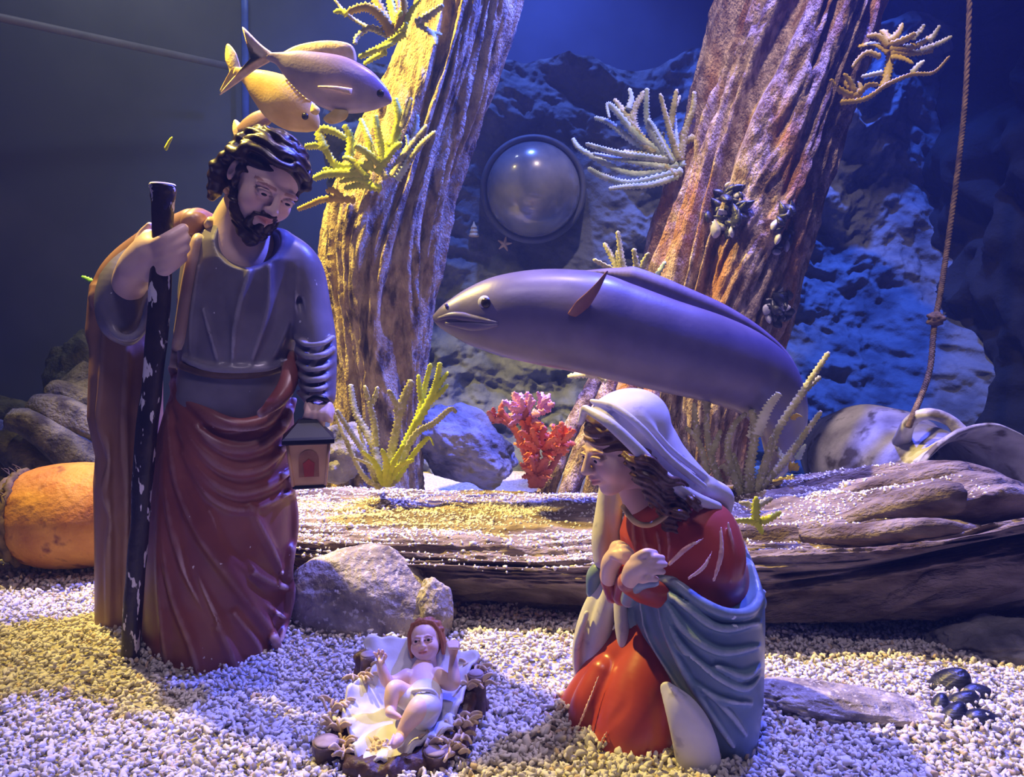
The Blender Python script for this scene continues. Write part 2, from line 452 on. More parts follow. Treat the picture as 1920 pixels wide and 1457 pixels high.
# ---- gravel: tens of thousands of small bean-shaped grains, nobody could count them
def build_gravel():
    N = 90000
    y = np.sqrt(rng.uniform(0.62 ** 2, 1.95 ** 2, N)); x = rng.uniform(-1, 1, N) * (0.70 * y + 0.12)
    # under the log nothing shows
    keep = ~((y > 1.30) & (y < 1.62) & (x > -0.34) & (x < 0.66)) & ~((y > 1.72) & (np.abs(x + 0.1) < 0.6))
    keep &= rng.random(N) < np.where(y < 1.0, 1.0, np.where(y < 1.35, 0.75, 0.5))
    x, y = x[keep], y[keep]; N = len(x)
    z = Hs(x, y) + rng.normal(0, 0.0016, N) - 0.0005
    sz = rng.lognormal(0, 0.22, N) * 0.0034 * np.where(y > 1.3, 1.2, 1.0)
    def mk(sel, lev):
        B, Fb = ICO_G[lev]
        n = len(sel)
        q = rng.normal(size=(n, 4)); q /= np.linalg.norm(q, axis=1)[:, None]
        a, b, c, d = q.T
        R = np.stack([1 - 2 * (c * c + d * d), 2 * (b * c - a * d), 2 * (b * d + a * c), 2 * (b * c + a * d), 1 - 2 * (b * b + d * d), 2 * (c * d - a * b), 2 * (b * d - a * c), 2 * (c * d + a * b), 1 - 2 * (b * b + c * c)], 1).reshape(n, 3, 3)
        sc = np.stack([rng.uniform(0.95, 1.5, n), rng.uniform(0.6, 0.85, n), rng.uniform(0.5, 0.8, n)], 1)
        W = B[None] * (1 + 0.16 * rng.normal(size=(n, len(B), 1)))
        W = W * sc[:, None, :]
        W[:, :, 1] += 0.35 * rng.uniform(-1, 1, (n, 1)) * W[:, :, 0] ** 2
        W = np.einsum('nij,nvj->nvi', R, W) * sz[sel][:, None, None]
        W += np.stack([x[sel], y[sel], z[sel]], 1)[:, None, :]
        Fg = (Fb[None] + (np.arange(n) * len(B))[:, None, None]).reshape(-1, 3)
        tone = rng.normal(0.90, 0.07, n)[:, None] * np.array([1, 1, 1.0])
        br = rng.random(n)
        tone = np.where((br < 0.07)[:, None], np.array([0.80, 0.66, 0.46]), tone)
        tone = np.where(((br > 0.07) & (br < 0.085))[:, None], np.array([0.35, 0.30, 0.24]), tone)
        C = np.repeat(np.clip(tone, 0.1, 1.0), len(B), 0)
        return W.reshape(-1, 3), Fg, C
    near = np.where(y < 0.93)[0]; far = np.where(y >= 0.93)[0]
    a = mk(near, 1); b = mk(far, 0)
    V = np.vstack([a[0], b[0]]); Fg = np.vstack([a[1], b[1] + len(a[0])]); C = np.vstack([a[2], b[2]])
    o = mesh_obj('gravel', V, Fg, M_gravel, origin=(0, 1, 0), col=C, kind='stuff')
    tag(o, 'pale white gravel covering the bottom of the tank', 'gravel')
ICO_G = {0: ico(0), 1: ico(1)}
build_gravel()

# ------------------------------------------------------------------ driftwood
M_wood_l = pmat('gritty driftwood ochre', srgb(150, 128, 96), srgb(206, 186, 140), 40, 0.95, 1.0, 230, detail=10, stretch=(1, 1, 0.6), speck=srgb(88, 72, 58), sscale=34, slo=0.52, shi=0.66, bdist=0.010, speckstretch=(1, 1, 0.4))
M_wood_r = pmat('gritty driftwood rust', srgb(112, 88, 76), srgb(188, 168, 158), 40, 0.95, 1.0, 230, detail=12, stretch=(1, 1, 0.55), speck=srgb(166, 112, 66), sscale=9, slo=0.52, shi=0.72, bdist=0.012, speckstretch=(1, 1, 0.3), lo=0.4, hi=0.6)
M_log = pmat('pale driftwood log', srgb(84, 68, 56), srgb(158, 142, 124), 30, 0.95, 1.0, 190, detail=10, stretch=(0.35, 1, 1), speck=srgb(90, 72, 56), sscale=22, slo=0.55, shi=0.68, bdist=0.008, speckstretch=(0.4, 1, 1))
M_root = pmat('olive root wood', srgb(74, 68, 48), srgb(130, 122, 82), 18, 0.9, 1.0, 120, detail=10, bdist=0.008, speck=srgb(60, 52, 40), sscale=24, slo=0.5, shi=0.66)

def ridged(n): return 1 - np.abs(n) * 2
def trunk_mesh(rows, nr, ns, seed, twist, a1, a2, a3, kf=4.0, deep=0.6):
    """rows (px, py, Y, half width px)"""
    R = np.array([list(P(r[0], r[1], r[2])) + [S(r[3], r[2])] for r in rows])
    C = catmull(R, nr)
    def disp(t, th):
        t, th = np.broadcast_arrays(t, th)
        w = th + twist * t + 0.35 * vnoise(np.cos(th) * 1.3, np.sin(th) * 1.3, t * 3, seed + 5)
        big = fbm(np.cos(th) * 1.2, np.sin(th) * 1.2, t * 2.5, 3, seed)
        rid = ridged(fbm(np.cos(w) * kf, np.sin(w) * kf, t * 2.6, 3, seed + 40))
        fine = fbm(np.cos(w) * 14, np.sin(w) * 14, t * 26, 3, seed + 80)
        return a1 * big + a2 * (np.clip(rid, -0.6, 0.55)) + a3 * fine
    return loft(C[:, :3], C[:, 3], C[:, 3] * 0.85, ns, up=(0, -1, 0), disp=disp)
V, Fc = trunk_mesh([(900, -160, 1.95, 95), (880, 0, 1.95, 96), (828, 160, 1.95, 104), (765, 330, 1.95, 116), (722, 480, 1.94, 124), (716, 620, 1.94, 104), (712, 760, 1.94, 92), (700, 900, 1.94, 100), (695, 1010, 1.94, 120)], 340, 260, 4, 1.2, 0.09, 0.17, 0.045)
lt = thing('driftwood', 'leaning driftwood trunk behind the bearded figurine, yellow-lit and gritty', 'driftwood', P(700, 972, 1.95))
mesh_obj('trunk', V, Fc, M_wood_l, lt)
V, Fc = trunk_mesh([(1520, -160, 2.0, 152), (1492, 0, 2.0, 150), (1448, 180, 1.98, 146), (1395, 360, 1.96, 148), (1352, 520, 1.95, 148), (1316, 680, 1.95, 136), (1290, 820, 1.95, 128), (1275, 960, 1.95, 140)], 340, 260, 11, -0.7, 0.08, 0.20, 0.045, 5.0)
rt = thing('driftwood', 'thick rust and grey driftwood trunk behind the eel, with long vertical grooves', 'driftwood', P(1280, 970, 1.95))
mesh_obj('trunk', V, Fc, M_wood_r, rt)
def bark_tube(pts, rpx, Y=None, seed=0, nr=50, ns=20, amp=0.25):
    R = np.array([list(P(p[0], p[1], p[2])) + [S(r, p[2])] for p, r in zip(pts, rpx)])
    C = catmull(R, nr)
    L = np.linalg.norm(np.diff(C[:, :3], axis=0), axis=1).sum() / C[:, 3].mean()
    d = lambda t, th: amp * fbm(np.cos(th) * 1.8 + 0 * t, np.sin(th) * 1.8 + 0 * t, t * L * 0.35, 3, seed)
    return loft(C[:, :3], C[:, 3], C[:, 3], ns, up=(0, -1, 0.01), disp=d)
for i, (pts, r) in enumerate([([(1128, 690, 1.86), (1090, 770, 1.82), (1050, 850, 1.78), (1020, 930, 1.76)], (14, 15, 16, 18)),
                              ([(1150, 700, 1.84), (1120, 780, 1.79), (1085, 860, 1.76), (1062, 940, 1.74)], (15, 17, 19, 20)),
                              ([(1185, 700, 1.80), (1160, 780, 1.76), (1130, 860, 1.73), (1110, 940, 1.72)], (17, 19, 20, 21)),
                              ([(1225, 690, 1.80), (1215, 780, 1.76), (1195, 860, 1.74), (1180, 940, 1.72)], (14, 18, 20, 22))]):
    V, Fc = bark_tube(pts, r, seed=50 + i)
    mesh_obj('root', V, Fc, M_wood_r, rt)

# the big lying log: flat gritty slab on the left, knuckled thick end on the right
def log_mesh():
    st = np.array([  # X, ztop, zbot, Yfront, Yback
        (-0.47, 0.115, 0.085, 1.36, 1.52), (-0.44, 0.122, 0.070, 1.29, 1.62), (-0.36, 0.120, 0.045, 1.23, 1.68), (-0.22, 0.122, 0.000, 1.20, 1.68), (-0.08, 0.122, -0.02, 1.18, 1.68), (0.13, 0.124, -0.025, 1.14, 1.66),
        (0.32, 0.130, -0.02, 1.12, 1.62), (0.49, 0.145, -0.01, 1.11, 1.58), (0.62, 0.168, 0.005, 1.11, 1.52), (0.72, 0.186, 0.020, 1.12, 1.46), (0.79, 0.172, 0.045, 1.15, 1.42), (0.83, 0.145, 0.07, 1.20, 1.37), (0.845, 0.115, 0.095, 1.26, 1.32)])
    nr, ns = 420, 300
    C = catmull(st, nr)
    th = np.linspace(0, 2 * np.pi, ns, endpoint=False)[None, :]
    X = C[:, 0][:, None] + 0 * th
    sup = lambda v, e: np.sign(v) * np.abs(v) ** e
    zc, hz = (C[:, 1] + C[:, 2])[:, None] / 2, (C[:, 1] - C[:, 2])[:, None] / 2
    yc, hy = (C[:, 3] + C[:, 4])[:, None] / 2, (C[:, 4] - C[:, 3])[:, None] / 2
    ca, sa = np.cos(th), np.sin(th)
    y = yc + hy * sup(ca, 0.50); z = zc + hz * sup(sa, 0.50)
    y = y + 0.075 * np.clip(0.75 - sup(sa, 0.5), 0, 1.5) * np.clip(-ca * 1.5, 0, 1)   # the flank is undercut
    right = np.clip((X - 0.30) / 0.35, 0, 1)
    front = np.clip(-ca, 0, 1) * np.clip(1.2 - sa, 0, 1)
    w = th + 0.5 * (X - 0.3) + 0.25 * vnoise(ca * 1.1, sa * 1.1, X * 3.0, 71)
    g = ridged(fbm(np.cos(w) * 3.4, np.sin(w) * 3.4, X * 1.5, 3, 61))
    g2 = ridged(fbm(np.cos(w) * 7, np.sin(w) * 7, X * 3.5, 3, 62))
    fine = fbm(ca * 16, sa * 16, X * 40, 3, 63)
    d = (0.008 + 0.034 * right) * np.minimum(g, 0.8) + (0.004 + 0.008 * right + 0.010 * front) * g2 + 0.0035 * fine
    ny, nz = sup(ca, 0.8), sup(sa, 0.8)
    # the end breaks into blunt knuckles
    xe = X + right * (0.05 * g + 0.03 * fbm(ca * 3, sa * 3, X * 0, 3, 77)) * np.clip((X - 0.55) / 0.25, 0, 1)
    V = np.stack([xe, y + ny * d, z + nz * d * 0.9], -1).reshape(-1, 3)
    Fq = ring_faces(nr, ns)
    e0 = len(V); V = np.vstack([V, V[:ns].mean(0), V[-ns:].mean(0)])
    j = np.arange(ns); j2 = (j + 1) % ns; l = (nr - 1) * ns
    faces = [tuple(f) for f in Fq.tolist()] + [(e0, b, a) for a, b in zip(j.tolist(), j2.tolist())] + [(e0 + 1, l + a, l + b) for a, b in zip(j.tolist(), j2.tolist())]
    return V, faces
lg = thing('driftwood', 'big flat-topped driftwood log lying across the tank behind the figurines', 'driftwood', (0.15, 1.4, 0.0))
V, Fc = log_mesh()
mesh_obj('log', V, Fc, M_log, lg)
# blunt broken roots at the right end of the log
for i, (pts, r) in enumerate([([(1560, 985, 1.22), (1680, 950, 1.19), (1775, 935, 1.17), (1800, 935, 1.17)], (14, 26, 30, 22)),
                              ([(1500, 1010, 1.2), (1640, 1000, 1.16), (1760, 990, 1.14), (1850, 1000, 1.16)], (14, 22, 20, 12)),
                              ([(1640, 1150, 1.17), (1720, 1105, 1.15), (1800, 1060, 1.15), (1850, 1030, 1.17)], (12, 22, 22, 12)),
                              ([(1560, 935, 1.34), (1680, 912, 1.32), (1780, 892, 1.30), (1815, 898, 1.30)], (12, 24, 27, 20))]):
    V, Fc = bark_tube(pts, r, seed=90 + i, nr=60, ns=28, amp=0.22)
    mesh_obj('root', V, Fc, M_log, lg)
# loose grit lying on the flat top
def grit(name, parent_or_none, pts, size, mat, seed):
    r = np.random.default_rng(seed); B, Fb = ICO_G[0]; n = len(pts)
    W = B[None] * (1 + 0.25 * r.normal(size=(n, len(B), 1))) * r.uniform(0.6, 1.3, (n, 1, 3)) * (size * r.lognormal(0, 0.3, (n, 1, 1)))
    W += pts[:, None, :]
    return mesh_obj(name, W.reshape(-1, 3), (Fb[None] + (np.arange(n) * len(B))[:, None, None]).reshape(-1, 3), mat, parent_or_none, col=np.repeat(np.clip(r.normal(0.85, 0.1, (n, 1)), 0.3, 1) * np.ones((1, 3)), len(B), 0), kind='stuff')
n = 26000
gx = rng.uniform(-0.45, 0.72, n); gy = rng.uniform(1.16, 1.66, n)
mlog = bpy.data.objects['log'].data
from mathutils.bvhtree import BVHTree
def bvh_of(o):
    me = o.data; org = np.array(o.parent['_o']) if o.parent else np.array(o['_o'])
    v = np.empty(len(me.vertices) * 3, np.float32); me.vertices.foreach_get('co', v)
    v = v.reshape(-1, 3) + org
    return BVHTree.FromPolygons(v.tolist(), [tuple(p.vertices) for p in me.polygons])
LOGB = bvh_of(bpy.data.objects['log'])
gp = []
for a, b in zip(gx, gy):
    if vnoise(a * 9, b * 9, 0, 12) + rng.normal(0, 0.5) < -0.25 + 0.8 * max(0.0, a - 0.2): continue
    h = LOGB.ray_cast(Vector((a, b, 0.6)), Vector((0, 0, -1)))
    if h[0] is not None and h[1][2] > 0.80: gp.append(list(h[0]))
grit('grit', lg, np.array(gp), 0.0021, M_gravel, 3)

# heap of thick roots at the far left
rh = thing('root_stump', 'olive stump with finger-like roots behind the orange jar', 'driftwood', P(90, 880, 1.95))
for i, (pts, r) in enumerate([([(230, 720, 2.0), (160, 735, 1.95), (105, 742, 1.92)], (26, 22, 16)), ([(240, 770, 1.96), (160, 762, 1.9), (110, 740, 1.88), (100, 738, 1.88)], (30, 30, 26, 18)),
                              ([(260, 860, 1.9), (180, 810, 1.86), (110, 775, 1.84), (60, 760, 1.84)], (34, 36, 34, 20)), ([(240, 920, 1.86), (150, 860, 1.82), (70, 800, 1.8), (20, 785, 1.8)], (34, 38, 32, 20)),
                              ([(160, 930, 1.86), (80, 880, 1.84), (10, 830, 1.84), (-60, 800, 1.84)], (34, 40, 36, 30)), ([(60, 930, 1.84), (-10, 900, 1.84), (-90, 850, 1.84)], (40, 44, 40)),
                              ([(200, 700, 2.05), (130, 800, 2.0), (60, 880, 1.96)], (40, 70, 80))]):
    V, Fc = bark_tube(pts, r, seed=20 + i, amp=0.20, nr=50, ns=24)
    mesh_obj('root', V, Fc, M_root, rh)

# ------------------------------------------------------------------ rocks
M_rock = pmat('crusted rock', srgb(110, 100, 92), srgb(186, 176, 160), 22, 0.95, 1.0, 90, detail=10, speck=srgb(200, 194, 184), sscale=130, slo=0.58, shi=0.66, bdist=0.008)
M_rockd = pmat('dark weathered rock', srgb(84, 82, 84), srgb(170, 166, 160), 12, 0.95, 1.0, 60, detail=10, speck=srgb(150, 140, 80), sscale=14, slo=0.60, shi=0.70, bdist=0.010)
def rock_obj(label, c, r, seed, mat, rot=None, amp=0.22, freq=1.5, k=5):
    V, Fc = rock(c, r, seed, k, amp, freq, rot)
    o = mesh_obj('rock', V, Fc, mat); return tag(o, label, 'rock')
rock_obj('rounded crusty rock between the bearded figurine and the infant crib', P(692, 1140, 1.21), (0.128, 0.075, 0.092), 3, M_rock, rotm(0, 10, 0), 0.10, 1.2)
rock_obj('small gritty rock behind the infant crib, right of the rounded rock', P(812, 1150, 1.17), (0.030, 0.03, 0.05), 8, M_rock, None, 0.18, 1.6, 4)
rock_obj('slanted grey rock with pale top between the left trunk and the pink coral', P(862, 838, 2.02), (0.15, 0.12, 0.085), 12, M_rockd, rotm(0, 22, 0), 0.24)
rock_obj('dark rock at the foot of the left trunk behind the lantern', P(640, 850, 1.76), (0.075, 0.06, 0.06), 15, M_rockd, rotm(0, -20, 0), 0.24, 1.5, 4)
rock_obj('flat gravel-strewn rock beside the blue mantle of the kneeling figurine', P(1600, 1330, 0.94), (0.125, 0.045, 0.022), 23, M_rock, rotm(0, 4, -8), 0.26)
rock_obj('pitted brown rock at the right edge under the log end', P(1860, 1205, 1.13), (0.095, 0.06, 0.034), 31, M_rockd, rotm(0, -8, 0), 0.26)
rock_obj('dim far boulder beside the cloak of the bearded figurine', P(150, 720, 2.3), (0.09, 0.08, 0.15), 41, M_root, None, 0.3, 1.5, 4)
rock_obj('olive boulder at the far left edge above the roots', P(-10, 800, 2.1), (0.10, 0.10, 0.075), 44, M_root, None, 0.22, 1.5, 4)
o = rock_obj('black stone in the bottom left corner of the view', P(-8, 1462, 0.815), (0.022, 0.02, 0.022), 52, M_dark, None, 0.2, 1.5, 3)

# ------------------------------------------------------------------ jars, rope, porthole
M_terra = pmat('orange terracotta', srgb(176, 104, 44), srgb(214, 150, 66), 14, 0.6, 0.8, 90, detail=9, speck=srgb(120, 62, 40), sscale=26, slo=0.58, shi=0.70, bdist=0.004)
M_greyjar = pmat('encrusted grey pottery', srgb(116, 112, 118), srgb(188, 186, 190), 12, 0.85, 0.7, 60, detail=9, speck=srgb(84, 76, 70), sscale=20, slo=0.55, shi=0.66, bdist=0.004)
M_rope = pmat('old rope', srgb(84, 68, 48), srgb(128, 106, 74), 60, 0.9, 0.5, 200, bdist=0.002)
ax = np.array([-1, -0.10, -0.03]); ax /= np.linalg.norm(ax)
jc = P(125, 967, 1.50)
oj = thing('amphora', 'orange terracotta amphora lying on the gravel behind the bearded figurine', 'jar', (jc[0], jc[1], 0))
prof = catmull([(-0.28, 0.002), (-0.27, 0.03), (-0.22, 0.065), (-0.12, 0.093), (0.0, 0.100), (0.06, 0.090), (0.088, 0.074), (0.105, 0.064), (0.15, 0.056), (0.20, 0.060), (0.215, 0.072), (0.208, 0.05), (0.12, 0.045)], 90)
V, Fq = lathe(jc, ax, prof, 64)
V = V + 0.0014 * fbm(V[:, 0] * 60, V[:, 1] * 60, V[:, 2] * 60, 3, 4)[:, None] * np.array([0, -1, 1])
mesh_obj('body', V, Fq, M_terra, oj)
for k, off in enumerate((0.076, 0.090, 0.103)):
    th = np.linspace(0, 2 * np.pi, 60); s_ = np.cross(ax, (0, 0, 1)); s_ /= np.linalg.norm(s_); u_ = np.cross(s_, ax)
    C = jc + ax * off + (0.087 - 0.009 * k) * (np.cos(th)[:, None] * s_ + np.sin(th)[:, None] * u_) + 0.002 * rng.normal(size=(60, 3))
    V, Fc = loft(C, 0.007, 0.007, 8, up=tuple(ax)); mesh_obj('rope_collar', V, Fc, M_rope, oj)
# frayed fibres of the collar
fr = []
for k in range(26):
    a0 = rng.uniform(0.1, 2.6); b0 = jc + ax * rng.uniform(0.075, 0.10) + 0.084 * (np.cos(a0) * s_ * -1 + np.sin(a0) * u_)
    tip = b0 + np.array([rng.normal(0, 0.008), -0.008, rng.uniform(0.004, 0.02)])
    fr.append(loft(catmull([b0, (b0 + tip) / 2 + rng.normal(0, 0.003, 3), tip], 6), np.linspace(0.0022, 0.0006, 6), np.linspace(0.0022, 0.0006, 6), 5))
V, Fc = merge(fr); o = mesh_obj('frayed_fibre', V, Fc, M_rope, oj, kind='stuff')

ax2 = np.array([0.20, -0.97, -0.06]); ax2 /= np.linalg.norm(ax2)
mc = P(1835, 945, 1.66)
gj = thing('amphora', 'big grey encrusted jar with a wide open mouth behind the log end', 'jar', (mc[0], mc[1] + 0.2, 0))
prof = catmull([(-0.62, 0.004), (-0.60, 0.05), (-0.52, 0.10), (-0.40, 0.145), (-0.28, 0.150), (-0.17, 0.132), (-0.10, 0.126), (-0.05, 0.142), (-0.015, 0.166), (0.0, 0.172), (0.004, 0.166), (-0.012, 0.154), (-0.05, 0.128), (-0.10, 0.114), (-0.17, 0.120), (-0.28, 0.136), (-0.38, 0.13), (-0.50, 0.09), (-0.56, 0.01)], 120)
V, Fq = lathe(mc, ax2, prof, 72)
V = V + (0.004 * fbm(V[:, 0] * 16, V[:, 1] * 16, V[:, 2] * 16, 3, 6))[:, None] * np.array([-.5, -.5, 1])
mesh_obj('body', V, Fq, M_greyjar, gj)
V, Fc = bark_tube([(1690, 830, 1.80), (1706, 792, 1.74), (1738, 776, 1.70), (1778, 786, 1.68), (1806, 815, 1.67)], (16, 12, 11, 11, 14), seed=4, nr=50, ns=20, amp=0.16)
mesh_obj('handle', V, Fc, M_greyjar, gj)

rp = thing('rope', 'old twisted rope hanging down to the handle of the grey jar', 'rope', P(1710, 790, 1.72))
RC = catmull([P(1822, -120, 1.95), P(1812, 150, 1.93), P(1798, 300, 1.90), P(1778, 450, 1.86), P(1764, 545, 1.82), P(1752, 610, 1.79), P(1744, 690, 1.76), P(1728, 740, 1.74), P(1712, 778, 1.715), P(1704, 800, 1.715)], 300)
T, A, B = frames(RC, (0, -1, 0))
for q in range(3):
    ph = np.linspace(0, 2 * np.pi * 64, 300) + q * 2 * np.pi / 3
    C = RC + 0.0034 * (np.cos(ph)[:, None] * A + np.sin(ph)[:, None] * B)
    V, Fc = loft(C, 0.0037, 0.0037, 7, up=(0, -1, 0)); mesh_obj('strand', V, Fc, M_rope, rp)
V, Fc = rock(P(1755, 598, 1.79), (0.020, 0.014, 0.014), 5, 3, 0.3, 2.0); mesh_obj('knot', V, Fc, M_rope, rp)

M_dome = pmat('dark domed glass', srgb(92, 96, 112), srgb(132, 132, 138), 9, 0.08, 0.0, coat=1.0, spec=0.8)
M_ring = pmat('dark porthole frame', srgb(60, 66, 86), srgb(84, 90, 110), 10, 0.6, 0.4, 40)
dc = P(1000, 356, 2.66)
pv = CAM - dc; pv /= np.linalg.norm(pv)
dm = thing('porthole', 'round bubble window bulging from the back rock wall between the trunks', 'window', dc)
r0 = S(86, 2.66)
V, Fq = lathe(dc, pv, [(r0 * 0.82 * math.cos(a), r0 * math.sin(a) + 1e-4) for a in np.linspace(0, math.pi / 2, 30)], 72, side=(1, 0, 0))
mesh_obj('dome', V, Fq, M_dome, dm)
V, Fq = lathe(dc, pv, [(-0.14, r0 * 1.20), (0.0, r0 * 1.14), (0.008, r0 * 1.10), (0.008, r0 * 1.04), (-0.005, r0 * 1.01), (-0.02, r0 * 0.95)], 72, side=(1, 0, 0))
mesh_obj('frame', V, Fq, M_ring, dm)
M_shell = pmat('pale shell', srgb(206, 176, 130), srgb(232, 214, 176), 40, 0.5, 0.2, 90)
RB = bvh_of(bpy.data.objects['wall_reef'])
def on_reef(px, py):
    d = P(px, py, 1.0) - CAM; h = RB.ray_cast(Vector(CAM), Vector(d / np.linalg.norm(d)))
    return np.array(h[0])
c = on_reef(889, 444) + np.array([0, -0.012, 0]); V, Fq = lathe(c, (0, 0, 1), side=(1, 0, 0), ns=20, prof=catmull([(-0.002, 0.001), (0, 0.018), (0.012, 0.014), (0.016, 0.015), (0.026, 0.010), (0.03, 0.011), (0.04, 0.005), (0.05, 0.001)], 26))
tag(mesh_obj('cone_shell', V, Fq, M_shell, origin=c), 'small pale cone shell on the rock left of the porthole', 'shell')
c = on_reef(946, 458) + np.array([0, -0.006, 0])
sp_ = []
for k in range(5):
    a = k * 2 * math.pi / 5 + 0.2; tip = c + 0.026 * np.array([math.sin(a), -0.1, math.cos(a)])
    sp_.append(loft(catmull([c, tip], 8), np.linspace(0.009, 0.002, 8), np.linspace(0.009, 0.002, 8), 8))
V, Fc = merge(sp_); tag(mesh_obj('starfish', V, Fc, M_shell, origin=c), 'tiny pale starfish on the rock below the porthole', 'starfish')
# ------------------------------------------------------------------ painted figurines
M_skin = pmat('painted skin', srgb(226, 190, 176), srgb(234, 202, 188), 30, 0.42, 0.05, 200, attr=True)
M_hair = pmat('dark painted hair', srgb(40, 26, 24), srgb(58, 40, 34), 40, 0.35, 0.15, 160, wear=srgb(120, 96, 90), wlo=0.56, whi=0.70)
M_hair2 = pmat('brown painted hair', srgb(74, 50, 40), srgb(104, 74, 58), 50, 0.4, 0.2, 160, wear=srgb(140, 112, 92), wlo=0.54, whi=0.68)
M_hair3 = pmat('ginger painted hair', srgb(150, 92, 56), srgb(178, 116, 74), 60, 0.5, 0.2, 200)
M_robe = pmat('maroon painted robe', srgb(118, 62, 54), srgb(142, 82, 70), 12, 0.36, 0.04, 120, wear=srgb(214, 190, 186), wlo=0.515, whi=0.565, speck=srgb(226, 214, 210), sscale=70, slo=0.735, shi=0.75)
M_tunic = pmat('grey painted tunic', srgb(98, 92, 104), srgb(126, 120, 132), 14, 0.36, 0.04, 120, wear=srgb(200, 196, 206), wlo=0.515, whi=0.565, speck=srgb(210, 208, 214), sscale=80, slo=0.73, shi=0.75)
M_cloak = pmat('tan painted cloak', srgb(138, 98, 78), srgb(162, 122, 102), 10, 0.38, 0.05, 100, wear=srgb(206, 184, 172), wlo=0.515, whi=0.58)
M_belt = pmat('brown belt', srgb(84, 62, 48), srgb(110, 84, 64), 40, 0.5)
M_staff = pmat('flaking dark staff', srgb(34, 26, 30), srgb(52, 40, 42), 30, 0.4, 0.3, 120, speck=srgb(222, 216, 222), sscale=60, slo=0.60, shi=0.615, speckstretch=(1.4, 1.4, 0.45))
M_chalk = pmat('chipped plaster', srgb(226, 220, 222), srgb(206, 196, 200), 60, 0.8)
M_black = pmat('black lantern metal', srgb(14, 14, 18), srgb(22, 22, 26), 30, 0.35)
M_beige = pmat('beige lantern panel', srgb(206, 160, 108), srgb(220, 178, 128), 30, 0.45)
M_red = pmat('painted red candle', srgb(150, 48, 34), srgb(176, 66, 44), 40, 0.5)
M_brownp = pmat('brown painted arch', srgb(150, 100, 66), srgb(176, 126, 88), 40, 0.5)
M_eye = pmat('eye white', srgb(226, 220, 216), None, 10, 0.3)
M_iris = pmat('painted pupil', srgb(26, 18, 18), None, 10, 0.25)
M_dress = pmat('red painted dress', srgb(160, 60, 48), srgb(180, 78, 62), 10, 0.30, 0.03, 120, wear=srgb(240, 200, 196), wlo=0.515, whi=0.565, speck=srgb(236, 214, 216), sscale=46, slo=0.74, shi=0.75)
M_mantle = pmat('blue painted mantle', srgb(96, 122, 140), srgb(126, 150, 164), 10, 0.32, 0.03, 120, wear=srgb(226, 230, 238), wlo=0.518, whi=0.575, speck=srgb(230, 232, 240), sscale=60, slo=0.72, shi=0.735)
M_veil = pmat('white painted veil', srgb(200, 196, 200), srgb(218, 214, 216), 24, 0.5, 0.08, 90, speck=srgb(176, 172, 186), sscale=40, slo=0.64, shi=0.70)
M_cloth = pmat('white crib cloth', srgb(206, 206, 212), srgb(222, 222, 224), 30, 0.6, 0.25, 90, bdist=0.002)
M_straw = pmat('tan straw', srgb(196, 170, 128), srgb(226, 206, 170), 60, 0.7, 0.4, 160)
M_crib = pmat('dark brown crib wood', srgb(58, 38, 34), srgb(88, 62, 54), 40, 0.5, 0.6, 120, wear=srgb(170, 150, 150), wlo=0.54, whi=0.64)
M_cutend = pmat('cut wood end', srgb(140, 122, 120), srgb(168, 152, 150), 60, 0.7)
M_gold = pmat('gold collar', srgb(196, 166, 110), srgb(216, 190, 136), 40, 0.4)

class Body:
    """upright column body given in photo pixels: rows (py, cx, half width px, dy, depth radius m)"""
    def __init__(s, Y0, rows):
        s.rows = []
        for py, cx, hw, dy, ry in rows:
            c = P(cx, py, Y0 + dy); s.rows.append((c[2], c[0], c[1], S(hw, Y0 + dy), ry))
        s.rows = np.array(sorted(s.rows)); s.Y0 = Y0
    def surf(s, px, py, out=0.0):
        Y = s.Y0
        for _ in range(5):
            p = P(px, py, Y); q = [np.interp(p[2], s.rows[:, 0], s.rows[:, i]) for i in range(1, 5)]
            t = max(0.0, 1 - ((p[0] - q[0]) / q[2]) ** 2); Y = q[1] - q[3] * math.sqrt(t)
        return P(px, py, Y - out)
    def fold(s, V, pts, r, k=9, out=0.0, mode='add'):
        """ridge (or groove) laid on the front surface along photo pixels"""
        W = np.array([s.surf(*p, out=out) for p in catmull([q[:2] for q in pts], 8 * len(pts))])
        n = len(W); rr = S(r, s.Y0) * np.sin(np.linspace(0.25, math.pi - 0.25, n)) ** 0.5
        V.tube(W, rr, S(k, s.Y0), mode)
def pxtube(V, J, pts, r, k=0, Y=1.0, mode='add', n=None, flat=None):
    """tube through photo pixels (px, py, dy); r = px radii"""
    r = np.broadcast_to(np.asarray(r, float), (len(pts),))
    rows = np.array([list(J(*p)) + [S(a, Y)] for p, a in zip(pts, r)])
    if len(pts) > 2: rows = catmull(rows, n or 7 * len(pts))
    V.tube(rows[:, :3], rows[:, 3], S(k, Y), mode, flat)
def box(J, x0, x1, y0, y1, d0, d1, Y0, h):
    pts = np.array([P(x, y, Y0 + d) for x in (x0, x1) for y in (y0, y1) for d in (d0, d1)])
    return Vol(pts.min(0), pts.max(0), h)

